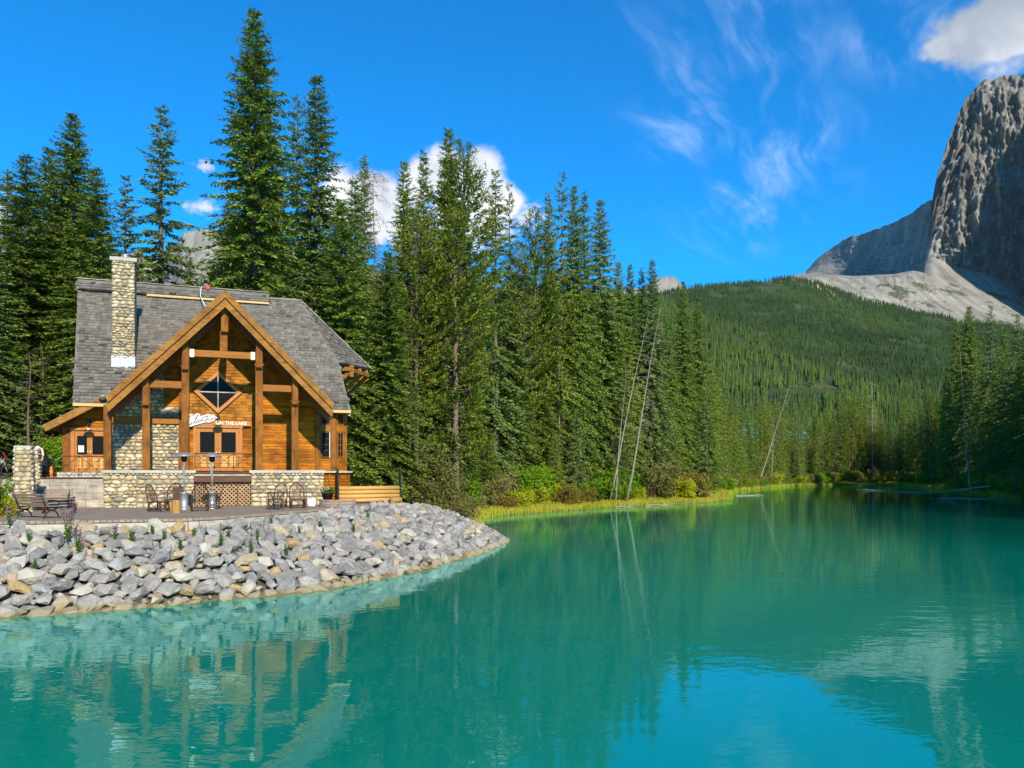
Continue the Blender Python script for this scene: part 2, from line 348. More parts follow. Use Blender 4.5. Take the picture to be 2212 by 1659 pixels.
MT['spruce'] = leafmat('spruce_needles', [(0.040, 0.072, 0.014), (0.128, 0.190, 0.030), (0.215, 0.285, 0.042), (0.310, 0.350, 0.054)], 0.14)
MT['bluespruce'] = leafmat('grey_spruce_needles', [(0.046, 0.084, 0.028), (0.138, 0.205, 0.056), (0.220, 0.295, 0.074), (0.32, 0.36, 0.088)], 0.14)
MT['pine'] = leafmat('pine_needles', [(0.060, 0.090, 0.012), (0.140, 0.185, 0.020), (0.225, 0.255, 0.028), (0.300, 0.290, 0.036)], 0.14)
MT['farspruce'] = leafmat('far_needles', [(0.012, 0.026, 0.008), (0.042, 0.078, 0.016), (0.088, 0.135, 0.024), (0.155, 0.200, 0.034)], 0.2)
MT['willowbush'] = leafmat('brown_bush_leaves', [(0.09, 0.10, 0.024), (0.165, 0.16, 0.042), (0.235, 0.205, 0.062), (0.29, 0.225, 0.08)], 0.3)
MT['greenbush'] = leafmat('green_bush_leaves', [(0.045, 0.11, 0.008), (0.11, 0.22, 0.012), (0.20, 0.33, 0.016), (0.34, 0.40, 0.02)], 0.35)
MT['yellowbush'] = leafmat('yellow_bush_leaves', [(0.14, 0.21, 0.012), (0.28, 0.34, 0.016), (0.42, 0.42, 0.02), (0.48, 0.34, 0.03)], 0.35)
MT['rustbush'] = leafmat('rust_bush_leaves', [(0.10, 0.09, 0.02), (0.20, 0.15, 0.03), (0.27, 0.19, 0.035), (0.18, 0.20, 0.03)], 0.3)
MT['grass'] = leafmat('shore_grass', [(0.20, 0.23, 0.02), (0.34, 0.36, 0.03), (0.46, 0.43, 0.045), (0.50, 0.41, 0.08)], 0.3)
MT['weed'] = leafmat('weed_leaves', [(0.05, 0.11, 0.02), (0.09, 0.17, 0.03), (0.14, 0.22, 0.04)], 0.3)
MT['petal'] = leafmat('pink_petals', [(0.30, 0.07, 0.25), (0.42, 0.13, 0.35), (0.48, 0.20, 0.42)], 0.3)
MT['whitepetal'] = leafmat('white_petals', [(0.70, 0.66, 0.60), (0.8, 0.76, 0.55), (0.75, 0.75, 0.75)], 0.3)
MT['redleaf'] = leafmat('red_leaves', [(0.20, 0.02, 0.03), (0.34, 0.05, 0.06), (0.28, 0.03, 0.05)], 0.3)

def cobble_mat():
    m, N, B = bsdf_mat('river_cobble'); r = piece_random(N)
    c = N.ramp(r, [(0.0, (0.50, 0.455, 0.34)), (0.14, (0.60, 0.55, 0.42)), (0.28, (0.42, 0.365, 0.25)), (0.40, (0.33, 0.31, 0.26)), (0.50, (0.56, 0.50, 0.36)),
                   (0.62, (0.44, 0.34, 0.20)), (0.72, (0.62, 0.575, 0.46)), (0.82, (0.25, 0.235, 0.20)), (0.90, (0.50, 0.44, 0.29)), (1.0, (0.40, 0.36, 0.29))], 'CONSTANT')
    tc = N.new('ShaderNodeTexCoord').outputs['Object']
    f = N.noise(N.vm('ADD', tc, N.comb(N.m('MULTIPLY', r, 31.0), 0.0, 0.0)), 3.0, 5, 0.65)
    k = N.m('ADD', 0.58, N.m('MULTIPLY', f, 0.50)); c = N.mix(1.0, c, N.comb(N.m('MULTIPLY', k, 1.12), N.m('MULTIPLY', k, 1.02), N.m('MULTIPLY', k, 0.86)), 'MULTIPLY')
    N.put(B.inputs['Base Color'], c); B.inputs['Roughness'].default_value = 0.75; B.inputs['Specular IOR Level'].default_value = 0.3
    return m
def rock_mat():
    m, N, B = bsdf_mat('limestone'); o = N.new('ShaderNodeObjectInfo').outputs['Random']
    a = N.new('ShaderNodeAttribute', attribute_name='var').outputs['Fac']; r = N.m('FRACT', N.m('ADD', a, o))
    g = N.new('ShaderNodeNewGeometry').outputs['Position']
    v = N.vm('ADD', g, N.comb(N.m('MULTIPLY', r, 53.0), N.m('MULTIPLY', r, 17.0), 0.0))
    base = N.ramp(r, [(0.0, (0.27, 0.27, 0.275)), (0.3, (0.34, 0.315, 0.315)), (0.5, (0.22, 0.222, 0.23)), (0.68, (0.36, 0.35, 0.335)), (0.80, (0.46, 0.44, 0.40)), (0.88, (0.41, 0.345, 0.235)), (0.95, (0.43, 0.31, 0.15)), (1.0, (0.28, 0.28, 0.285))], 'CONSTANT')
    f = N.noise(v, 2.2, 6, 0.65, 0.4); k = N.m('ADD', 0.34, N.m('MULTIPLY', f, 0.80)); c = N.mix(1.0, base, N.comb(k, k, k), 'MULTIPLY')
    ve = N.noise(v, 2.6, 5, 0.6, 1.1); vein = N.step(N.m('ABSOLUTE', N.m('SUBTRACT', ve, 0.5)), 0.022, 0.004)
    patch = N.step(N.noise(v, 1.4, 4, 0.6), 0.54, 0.66)
    c = N.mix(1.0, c, (1.16, 1.10, 0.99), 'MULTIPLY'); c = N.mix(N.m('MULTIPLY', vein, 0.28), c, (0.56, 0.55, 0.53)); c = N.mix(N.m('MULTIPLY', patch, 0.42), c, (0.46, 0.45, 0.43))
    brown = N.step(N.noise(N.vm('ADD', v, (9.0, 3.0, 1.0)), 1.1, 3, 0.5), 0.58, 0.70)
    c = N.mix(N.m('MULTIPLY', brown, 0.35), c, (0.36, 0.28, 0.17))
    z = N.m('ADD', N.xyz(g)[2], N.m('MULTIPLY', N.m('SUBTRACT', N.noise(g, 1.5, 3), 0.5), 0.30))
    c = N.mix(N.m('MULTIPLY', N.step(z, WL + 0.26, WL + 0.08), 0.85), c, (0.30, 0.235, 0.125))      # mineral band the lake leaves on the stones
    c = N.mix(N.step(z, WL + 0.045, WL - 0.03), c, (0.13, 0.095, 0.035))
    N.put(B.inputs['Base Color'], c); B.inputs['Roughness'].default_value = 0.9; B.inputs['Specular IOR Level'].default_value = 0.08
    bn = N.new('ShaderNodeBump'); bn.inputs['Strength'].default_value = 0.8; bn.inputs['Distance'].default_value = 0.07
    N.put(bn.inputs['Height'], N.m('ADD', N.noise(v, 4.0, 7, 0.68), N.m('MULTIPLY', N.noise(v, 1.6, 3, 0.6, 0.8), 0.9))); N.put(B.inputs['Normal'], bn.outputs[0])
    return m
def glass_mat():
    m, N, B = bsdf_mat('dark_glass'); B.inputs['Base Color'].default_value = (0.012, 0.013, 0.014, 1)
    B.inputs['Roughness'].default_value = 0.08; B.inputs['Specular IOR Level'].default_value = 0.2
    return m
def paver_mat():
    m, N, B = bsdf_mat('patio_pavers'); g = N.new('ShaderNodeNewGeometry').outputs['Position']
    b = N.new('ShaderNodeTexBrick'); N.put(b.inputs['Vector'], N.vm('MULTIPLY', g, (1, 1, 0)))
    b.inputs['Scale'].default_value = 1.0; b.inputs['Brick Width'].default_value = 0.21; b.inputs['Row Height'].default_value = 0.11
    b.inputs['Mortar Size'].default_value = 0.006; b.inputs['Color1'].default_value = (0.225, 0.175, 0.13, 1); b.inputs['Color2'].default_value = (0.295, 0.235, 0.175, 1); b.inputs['Mortar'].default_value = (0.13, 0.105, 0.08, 1)
    f = N.noise(g, 0.8, 5, 0.6); k = N.m('ADD', 0.75, N.m('MULTIPLY', f, 0.5)); c = N.mix(1.0, b.outputs[0], N.comb(k, k, k), 'MULTIPLY')
    N.put(B.inputs['Base Color'], c); B.inputs['Roughness'].default_value = 0.9; B.inputs['Specular IOR Level'].default_value = 0.2
    return m
def water_mat():
    m, N, B = bsdf_mat('glacial_water'); g = N.new('ShaderNodeNewGeometry').outputs['Position']
    x, y, z = N.xyz(g)
    c = N.ramp(N.noise(N.vm('MULTIPLY', g, (1, 0.6, 0)), 0.035, 3), [(0.35, (0.0002, 0.180, 0.130)), (0.65, (0.0004, 0.270, 0.200))])
    sh = N.new('ShaderNodeAttribute', attribute_name='shallow').outputs['Fac']; c = N.mix(N.m('MULTIPLY', N.m('POWER', sh, 1.6), 0.65), c, (0.10, 0.33, 0.22))
    N.put(B.inputs['Base Color'], c); B.inputs['Roughness'].default_value = 0.0; B.inputs['IOR'].default_value = 1.60
    h1 = N.noise(N.vm('MULTIPLY', g, (0.55, 1.0, 0)), 1.5, 3, 0.55, 0.3)
    h2 = N.noise(N.vm('MULTIPLY', g, (0.7, 1.0, 0)), 5.0, 2, 0.5)
    h3 = N.noise(N.vm('MULTIPLY', g, (0.5, 1.0, 0)), 0.35, 2, 0.5)
    gust = N.step(N.noise(N.vm('MULTIPLY', g, (1, 0.5, 0)), 0.07, 3), 0.38, 0.62, 0.35, 1.0)
    h = N.m('ADD', N.m('MULTIPLY', N.m('ADD', h1, N.m('MULTIPLY', h2, 0.22)), gust), N.m('MULTIPLY', h3, 1.0))
    bn = N.new('ShaderNodeBump'); bn.inputs['Strength'].default_value = 1.0; bn.inputs['Distance'].default_value = WAVE
    N.put(bn.inputs['Height'], h); N.put(B.inputs['Normal'], bn.outputs[0]); B.inputs['Specular IOR Level'].default_value = 0.0; B.inputs['Roughness'].default_value = 1.0
    gl = N.new('ShaderNodeBsdfGlossy'); gl.inputs['Roughness'].default_value = 0.0; gl.inputs['Color'].default_value = (0.62, 1.0, 0.98, 1); N.put(gl.inputs['Normal'], bn.outputs[0])
    fr = N.new('ShaderNodeFresnel'); fr.inputs['IOR'].default_value = 1.62; N.put(fr.inputs['Normal'], bn.outputs[0])
    mx = N.new('ShaderNodeMixShader'); N.put(mx.inputs[0], N.m('MULTIPLY', fr.outputs[0], 1.15, clamp=True)); N.l.new(B.outputs[0], mx.inputs[1]); N.l.new(gl.outputs[0], mx.inputs[2])
    N.l.new(mx.outputs[0], N.n['Material Output'].inputs[0])
    return m
WAVE = 0.011
MT['cobble'] = cobble_mat(); MT['rock'] = rock_mat(); MT['glass'] = glass_mat(); MT['paver'] = paver_mat(); MT['water'] = water_mat()
# ------------------------------------------------------------------ lake and land
LAKE = [(-60, -60), (-42, -20), (-30, 12), (-24, 17), (-17.5, 20.8), (-14.7, 22.1), (-12.5, 23.2), (-10.4, 24.4), (-6.7, 27.3), (-4.3, 31.7), (-2.35, 37.5), (-0.9, 43), (-0.3, 46.3),
        (-0.8, 49.5), (-2.2, 54), (-2.4, 58), (-3.1, 69), (-0.3, 75), (5, 82), (10.4, 89), (20.4, 98.6), (27, 106), (32.5, 114), (34, 122), (40, 142), (50, 170), (64, 196), (82, 226), (102, 244), (113, 236), (115, 224), (104, 190), (97, 171), (88, 142), (79, 122), (71, 106), (66, 75), (60, 30), (56, -30), (60, -60)]
LK = np.array(LAKE, float)
def lake_dist(P):
    """signed distance to the shore, positive on land; P (n,2)"""
    P = np.asarray(P, float); n = len(LK); best = np.full(len(P), 1e9); inside = np.zeros(len(P), bool)
    for i in range(n):
        a, b = LK[i], LK[(i + 1) % n]; ab = b - a
        t = np.clip(((P - a) @ ab) / (ab @ ab), 0, 1); q = a + t[:, None] * ab
        best = np.minimum(best, np.hypot(P[:, 0] - q[:, 0], P[:, 1] - q[:, 1]))
        cross = ((a[1] > P[:, 1]) != (b[1] > P[:, 1])) & (P[:, 0] < (b[0] - a[0]) * (P[:, 1] - a[1]) / (b[1] - a[1] + 1e-12) + a[0])
        inside ^= cross
    return np.where(inside, -best, best)
TH = math.radians(20)
UX, UY = math.cos(TH), math.sin(TH); WX, WY = -UY, UX
P0 = (-13.121, 38.7)
def L2W(u, w, z=0.0): return Vector((P0[0] + UX * u + WX * w, P0[1] + UY * u + WY * w, z))
def W2L(X, Y): return (X - P0[0]) * UX + (Y - P0[1]) * UY, (X - P0[0]) * WX + (Y - P0[1]) * WY
def sstep(a, b, x): t = np.clip((x - a) / (b - a), 0, 1); return t * t * (3 - 2 * t)
def vnoise(x, y, seed=0):
    """smooth value noise"""
    def h(i, j): 
        q = np.sin(i * 127.1 + j * 311.7 + seed * 74.7) * 43758.5453; return q - np.floor(q)
    xi, yi = np.floor(x), np.floor(y); fx, fy = x - xi, y - yi; fx = fx * fx * (3 - 2 * fx); fy = fy * fy * (3 - 2 * fy)
    return (h(xi, yi) * (1 - fx) + h(xi + 1, yi) * fx) * (1 - fy) + (h(xi, yi + 1) * (1 - fx) + h(xi + 1, yi + 1) * fx) * fy
def fbm(x, y, o=4, seed=0):
    s = 0; a = 0.5
    for i in range(o): s = s + a * vnoise(x, y, seed + i); x = x * 2.03; y = y * 2.03; a *= 0.5
    return s
def ground_z(X, Y):
    X = np.asarray(X, float); Y = np.asarray(Y, float); sh = X.shape; P = np.stack([X.ravel(), Y.ravel()], 1)
    d = lake_dist(P); x, y = P[:, 0], P[:, 1]
    land = WL + 0.06 + 0.85 * sstep(0.3, 9, d) + 1.4 * sstep(8, 70, d) + (fbm(x * 0.23, y * 0.23, 3) - 0.45) * 0.5 * sstep(1, 8, d)
    bed = WL - 0.03 - 1.8 * sstep(0, 7, -d)
    z = np.where(d > 0, land, bed)
    u, w = (x - P0[0]) * UX + (y - P0[1]) * UY, (x - P0[0]) * WX + (y - P0[1]) * WY
    # flat shelf behind and beside the lodge, low ground in front of it
    shelf = sstep(1.4, 2.6, w) * sstep(4.2, 2.6, u) * sstep(-120, -60, u) * sstep(75, 30, w)
    side = sstep(-3.0, 2.0, w) * sstep(-11.2, -13.0, u) * sstep(-120, -60, u) * sstep(75, 30, w)
    z = z + (3.42 + 0.012 * np.clip(w - 8, 0, 60) - z) * np.maximum(shelf, side)
    front = sstep(1.6, 0.8, w) * sstep(-18, -15, u) * sstep(12, 7, u) * sstep(-14, -11, w) * sstep(-11.6, -10.9, u)
    z = np.where((d > 0), z + (np.minimum(z, 1.0) - z) * front, z)
    rr = sstep(2.6, 4.2, u) * sstep(20, 12, u) * sstep(-3, 2, w) * sstep(16, 10, w)
    z = z + (np.minimum(z, 1.7) - z) * rr
    return z.reshape(sh)
def gz(x, y): return float(ground_z(np.array([x]), np.array([y]))[0])
def grid_mesh(name, X, Y, Z, mat, smooth=True):
    n, m = X.shape; V = np.stack([X.ravel(), Y.ravel(), Z.ravel()], 1)
    i = np.arange(n * m).reshape(n, m); Fq = np.stack([i[:-1, :-1], i[:-1, 1:], i[1:, 1:], i[1:, :-1]], -1).reshape(-1, 4)
    return mesh_np(name, V, Fq, mat, None, smooth)

def ground_mat():
    m, N, B = bsdf_mat('forest_floor'); g = N.new('ShaderNodeNewGeometry').outputs['Position']
    f = N.noise(g, 0.5, 6, 0.6); c = N.ramp(f, [(0.3, (0.045, 0.042, 0.018)), (0.5, (0.085, 0.085, 0.025)), (0.62, (0.13, 0.125, 0.03)), (0.75, (0.12, 0.085, 0.045))])
    z = N.xyz(g)[2]; c = N.mix(N.step(z, WL + 0.16, WL + 0.02), c, (0.23, 0.175, 0.09))
    N.put(B.inputs['Base Color'], c); B.inputs['Roughness'].default_value = 0.95; B.inputs['Specular IOR Level'].default_value = 0.1
    return m
xs = np.concatenate([np.linspace(-4000, -120, 14)[:-1], np.arange(-120, -60, 6), np.arange(-60, 124, 1.4), np.arange(124, 300, 8), np.linspace(300, 4000, 14)])
ys = np.concatenate([np.linspace(-3000, -60, 10)[:-1], np.arange(-60, 8, 4), np.arange(8, 130, 1.4), np.arange(130, 300, 3.0), np.arange(300, 620, 16), np.linspace(640, 5000, 12)])
gx, gy = np.meshgrid(xs, ys)
ground = link('ground', grid_mesh('ground', gx, gy, ground_z(gx, gy), ground_mat())); tag(ground, kind='structure')
wx, wy = np.meshgrid(np.concatenate([np.linspace(-90, -32, 8), np.arange(-30, 40, 1.2), np.linspace(42, 150, 30)]), np.concatenate([np.linspace(-70, 14, 8), np.arange(16, 126, 1.2), np.linspace(128, 262, 40)]))
water = link('lake_water', grid_mesh('lake_water', wx, wy, np.full(wx.shape, WL), MT['water']))
sa_ = water.data.attributes.new('shallow', 'FLOAT', 'POINT'); sa_.data.foreach_set('value', np.clip(1 + lake_dist(np.stack([wx.ravel(), wy.ravel()], 1)) / 3.6, 0, 1).astype(np.float32))   # how shallow the bed is; tag(water, kind='structure')

# ---- patio slab with its soldier course of bricks
def gp(x, y): D = 1.7 * 3029 / (y - 1858); return ((x - 2016) / 3029 * D, D)
EDGE_PX = [(-140, 2055), (78, 2052), (240, 2050), (400, 2047), (560, 2044.5), (746, 2041), (870, 2034), (989, 2025), (1080, 2018), (1150, 2012), (1260, 2003.5), (1372, 1994), (1440, 1985)]
edge = [gp(*q) for q in EDGE_PX] + [(-6.6, 43.6)]
def resample(pts, step):
    pts = [Vector((*p, 0)) if len(p) == 2 else Vector(p) for p in pts]; out = [pts[0].copy()]; carry = 0.0
    for a, b in zip(pts, pts[1:]):
        L = (b - a).length; t = step - carry
        while t <= L: out.append(a.lerp(b, t / L)); t += step
        carry = L - (t - step)
    return out
def smooth_line(pts, it=2):
    P = [Vector((*p, 0)) for p in pts]
    for _ in range(it):
        Q = [P[0]]
        for a, b in zip(P, P[1:]): Q += [a.lerp(b, 0.25), a.lerp(b, 0.75)]
        P = Q + [P[-1]]
    return [(p.x, p.y) for p in P]
edge = smooth_line(edge, 2)
PZ = 2.05
back = [tuple(L2W(7.4, 1.0)[:2]), tuple(L2W(5.6, 2.4)[:2]), tuple(L2W(-6.0, 1.6)[:2]), tuple(L2W(-11.2, 1.4)[:2]), tuple(L2W(-11.8, -6)[:2])]
pat = MB(); pat.polyz(list(edge) + back, 1.2, PZ)
patio = pat.build('patio', MT['paver']); tag(patio, kind='structure')
kerb = MB()
E2_ = resample(edge, 0.35)
for a, b in zip(E2_, E2_[1:]):
    d = (b - a).normalized(); nrm = Vector((d.y, -d.x, 0))
    kerb.box(((a + b) / 2 + nrm * 0.09 + Vector((0, 0, 1.75))), ((b - a).length * 1.02, 0.34, 0.36), math.atan2(d.y, d.x))
kerb.build('concrete_edge', MT['concrete'], patio)
br = MB().box((0, 0, 0), (0.185, 0.21, 0.10)).mesh('edge_brick', None, bevel=0.008)
E3_ = resample(edge, 0.20); nb = 0
for a, b in zip(E3_, E3_[1:]):
    d = (b - a).normalized(); nrm = Vector((d.y, -d.x, 0))
    o = link('edge_brick', br, patio, MT['brick']); o.location = (a + b) / 2 + nrm * 0.02 + Vector((0, 0, 2.0 + rnd.uniform(-.004, .006))); o.rotation_euler = (0, 0, math.atan2(d.y, d.x) + rnd.uniform(-.02, .02))

# ---- riprap bank
TOPL = [(-26, 24.5, 1.75), (-19, 26.0, 1.75), (-17, 26.2, 1.75), (-14.3, 26.9, 1.72), (-11.8, 27.7, 1.7), (-10.1, 30.6, 1.72), (-9.0, 33.9, 1.8), (-7.75, 37.8, 1.9), (-6.5, 42, 1.95), (-5.4, 45.2, 1.75), (-4.2, 48, 1.1), (-3.4, 51, 0.4), (-3.2, 54, 0.0)]
BOTL = [(-24, 17), (-17.5, 20.8), (-14.7, 22.1), (-12.5, 23.2), (-10.4, 24.4), (-6.7, 27.3), (-4.3, 31.7), (-2.35, 37.5), (-0.9, 43), (-0.3, 46.3), (-0.8, 49.5), (-1.6, 52), (-2.2, 54)]
nB = len(TOPL)
def bank(s, t):
    """s along the shore (0..nB-1), t from the top (0) past the waterline (1)"""
    i = min(int(s), nB - 2); f = s - i
    a = Vector(TOPL[i]).lerp(Vector(TOPL[i + 1]), f); b = Vector((*BOTL[i], WL)).lerp(Vector((*BOTL[i + 1], WL)), f)
    p = a.lerp(b, t)
    if t > 1: p.z = WL - (t - 1) * 3.0
    else: p.z += 0.22 * math.sin(math.pi * t)
    return p
S_, T_ = np.meshgrid(np.linspace(0, nB - 1.001, 90), np.linspace(-0.12, 1.3, 18))
bp = np.array([[tuple(bank(s, t) - Vector((0, 0, 0.28))) for s, t in zip(r1, r2)] for r1, r2 in zip(S_, T_)])
bank_o = link('rock_bank', grid_mesh('rock_bank', bp[..., 0], bp[..., 1], bp[..., 2], MT['dirt'])); tag(bank_o, kind='structure')

def rock_mesh(seed):
    r = random.Random(seed); bm = bmesh.new()
    n = r.randint(9, 14); ax = (1.0, r.uniform(0.6, 0.95), r.uniform(0.5, 0.8))
    for i in range(n):
        z = 1 - 2 * (i + 0.5) / n; a = i * 2.39996 + r.uniform(-.5, .5); q = math.sqrt(max(0, 1 - z * z)); k = r.uniform(0.82, 1.12)
        bm.verts.new((q * math.cos(a) * ax[0] * k, q * math.sin(a) * ax[1] * k, z * ax[2] * k))
    h = bmesh.ops.convex_hull(bm, input=bm.verts[:])
    bmesh.ops.delete(bm, geom=list({e for e in h['geom_interior'] if isinstance(e, bmesh.types.BMVert)}), context='VERTS')
    bmesh.ops.dissolve_limit(bm, angle_limit=math.radians(14), verts=bm.verts[:], edges=bm.edges[:])
    bmesh.ops.bevel(bm, geom=bm.edges[:], offset=0.035, segments=1, affect='EDGES', clamp_overlap=True)
    bmesh.ops.triangulate(bm, faces=bm.faces[:])
    bmesh.ops.subdivide_edges(bm, edges=bm.edges[:], cuts=1, use_grid_fill=True)
    bmesh.ops.subdivide_edges(bm, edges=[e for e in bm.edges if e.calc_length() > .42], cuts=1, use_grid_fill=True)
    for v in bm.verts:
        q = v.co * 2.1
        nz = math.sin(q.x * 3.1 + seed) * math.sin(q.y * 3.7 + seed * 2) * math.sin(q.z * 4.1 + seed * 3)
        v.co += v.co.normalized() * (0.06 * nz + r.uniform(-0.026, 0.022))
    me = bpy.data.meshes.new('boulder'); bm.to_mesh(me); bm.free(); me.materials.append(MT['rock'])
    return me
ROCKS = [rock_mesh(s) for s in range(14)]
placed = []
def try_rock(s, t, r, f=0.80):
    p = bank(s, t)
    for q, rr in placed:
        if (p - q).length < f * (r + rr): return
    placed.append((p, r))
rk = random.Random(3)
for _ in range(900): try_rock(rk.uniform(0.2, nB - 1.3), rk.uniform(-0.02, 1.0), rk.choice([0.58, 0.52, 0.50]), 1.25)
for _ in range(6000): try_rock(rk.uniform(0.2, nB - 1.1), rk.uniform(-0.03, 1.02), rk.uniform(0.32, 0.47), 0.60)
for _ in range(7000): try_rock(rk.uniform(0.2, nB - 1.02), rk.uniform(-0.03, 1.06), rk.uniform(0.24, 0.36), 0.56)
for _ in range(12000): try_rock(rk.uniform(0.2, nB - 1.02), rk.uniform(0.0, 1.10), rk.uniform(0.12, 0.22), 0.56)
pcs = []
for p, r in placed:
    nrm = Vector((0.25, -0.45, 0.85)).normalized()
    q = nrm.to_track_quat('Z', 'Y').to_matrix().to_4x4()
    M = Matrix.Translation(p + Vector((0, 0, -0.02 if r > 0.3 else -0.10))) @ Matrix.Rotation(rk.uniform(-.45, .45), 4, 'X') @ Matrix.Rotation(rk.uniform(-.45, .45), 4, 'Y') @ q @ Matrix.Rotation(rk.uniform(0, 6.28), 4, 'Z') @ Matrix.Diagonal((r * 1.08, r * rk.uniform(.80, 1.08), r * rk.uniform(.62, .95), 1))
    pcs.append((rk.randrange(len(ROCKS)), M))
def rock_label(o, k):
    p = o.location; r = o.scale.x; dx = PXC + p.x / p.y * PXF
    zone = next(n for lim, n in ((70, 'at the frame edge'), (160, 'below the front bench'), (260, 'below the wall bench'), (350, 'below the chimney end'), (440, 'below the log stumps'), (530, 'below the lattice'), (620, 'below the bistro table'), (700, 'below the brick planter'), (790, 'below the flower pot'), (870, 'below the log fence'), (950, 'before the brown bushes'), (1020, 'on the rock point'), (9e9, 'at the tip of the rock point')) if dx < lim)
    course = 'waterline' if p.z < WL + .30 else ('top course' if p.z > 1.40 else ('upper bank' if p.z > .75 else 'lower bank'))
    size = 'large' if r > .48 else ('medium' if r > .38 else 'small')
    tag(o, f'{size} grey boulder {zone}, ' + {'waterline': 'at the waterline', 'top course': 'in the top course', 'upper bank': 'high on the bank', 'lower bank': 'low on the bank'}[course], 'boulder', f'{size} boulders {zone}, {course}')
def rock_key(pm):
    M = pm[1]; t = M.translation
    if t.x < -0.70 * t.y - 1.2: return 1e6
    return -(M.to_scale().x / max(t.y, 1.0))
pcs.sort(key=rock_key)
emit(pcs, ROCKS, 'boulder', MT['rock'], None, 300, None, 'bank_rubble', extra=rock_label)
tag(bpy.data.objects['bank_rubble'], 'small grey stones filling the gaps between the boulders', 'rubble', kind='stuff')

# ------------------------------------------------------------------ hills and mountains
def col_interp(tab, x):
    t = np.array(tab, float); return [np.interp(x, t[:, 0], t[:, k]) for k in range(1, t.shape[1])]
MAIN = [(-900, 740, 2500), (400, 720, 2500), (1000, 680, 2600), (1300, 650, 2600), (1430, 634, 2600), (1500, 620, 2600), (1600, 611, 2700), (1700, 600, 2800), (1760, 607, 2800), (1860, 646, 2700), (1960, 668, 2600), (2075, 695, 2500), (2300, 725, 2400), (3000, 765, 2300)]
SPUR = [(-900, 640, 1500), (900, 620, 1600), (1250, 622, 1600), (1430, 648, 1500), (1520, 690, 1300), (1600, 724, 1150), (1750, 794, 900), (1900, 852, 720), (2050, 900, 620), (3000, 940, 600)]
def hill_z(px, Y):
    yr, Yr = col_interp(MAIN, px); zr = CAM_Z + (PXH - yr) / PXF * Yr
    g = np.clip((Y - 430) / (Yr - 430), 0, 1.0) ** 1.5; main = 2.0 + (zr - 2.0) * g - np.clip(Y - Yr, 0, 1e9) * 0.22
    ysp, Ys = col_interp(SPUR, px); zs = CAM_Z + (PXH - ysp) / PXF * Ys
    fr = np.clip((Y - 430) / (Ys - 430), 0, 1.0) ** 1.15; sp = np.where(Y <= Ys, 2.0 + (zs - 2.0) * fr, zs - (Y - Ys) * 0.25)
    X = (px - PXC) / PXF * Y
    return np.maximum(main, sp) + (fbm(X * 0.006, Y * 0.006, 4, 5) - 0.47) * 26 * sstep(430, 900, Y) * sstep(3400, 2300, Y)
def hill_mat():
    m, N, B = bsdf_mat('wooded_hillside'); g = N.new('ShaderNodeNewGeometry').outputs['Position']
    f = N.noise(g, 0.012, 6, 0.65); c = N.ramp(f, [(0.35, (0.028, 0.045, 0.018)), (0.55, (0.045, 0.070, 0.022)), (0.70, (0.09, 0.095, 0.035))])
    x, y, z = N.xyz(g)
    bare = N.m('MULTIPLY', N.step(N.noise(N.vm('ADD', g, (50.0, 0.0, 0.0)), 0.006, 4, 0.6), 0.50, 0.58), N.m('MULTIPLY', N.step(z, 560, 620), N.step(x, 920, 1000)))
    c = N.mix(bare, c, (0.42, 0.335, 0.20))
    N.put(B.inputs['Base Color'], c); B.inputs['Roughness'].default_value = 0.95; B.inputs['Specular IOR Level'].default_value = 0.1
    return m
hpx = np.arange(-900, 3000, 12.0); hY = 420 * (3600 / 420) ** np.linspace(0, 1, 110)
HP, HYm = np.meshgrid(hpx, hY); HZ = hill_z(HP, HYm)
hill = link('hillside', grid_mesh('hillside', (HP - PXC) / PXF * HYm, HYm, HZ, hill_mat())); tag(hill, kind='structure')

def cone_trees(px, Y, Z, H, R, tiers=4, seg=6, lift=0.0):
    """many small conifers as one mesh: jagged stacked skirts"""
    n = len(px); X = (px - PXC) / PXF * Y
    V = []; Fv = []; base = 0
    for k in range(tiers):
        z0 = k / tiers * 0.92; z1 = min(1.0, (k + 1.75) / tiers)
        rr = R * (1 - k / tiers) ** 0.85
        ang0 = RNG.uniform(0, 6.28, n)
        ring = []
        for j in range(seg):
            a = ang0 + 2 * np.pi * j / seg; q = rr * RNG.uniform(0.6, 1.25, n); zz = Z + H * (z0 + RNG.uniform(-0.03, 0.03, n))
            ring.append(np.stack([X + q * np.cos(a), Y + q * np.sin(a), zz], 1))
        apex = np.stack([X, Y, Z + H * z1], 1)
        blk = np.stack(ring + [apex], 1).reshape(-1, 3); V.append(blk)
        i0 = base + np.arange(n) * (seg + 1)
        for j in range(seg): Fv.append(np.stack([i0 + j, i0 + (j + 1) % seg, i0 + seg], 1))
        base += n * (seg + 1)
    V = np.vstack(V); Fv = np.vstack(Fv); tv = np.clip(.50 * RNG.uniform(0, 1, n) + 1.0 * (fbm(X * .0045, Y * .0045, 3, 4) - .28) + lift, 0, 1)  # slow noise puts broad light and shadow patches into the tree colour
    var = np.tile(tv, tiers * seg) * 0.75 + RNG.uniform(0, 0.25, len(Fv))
    return V, Fv, var
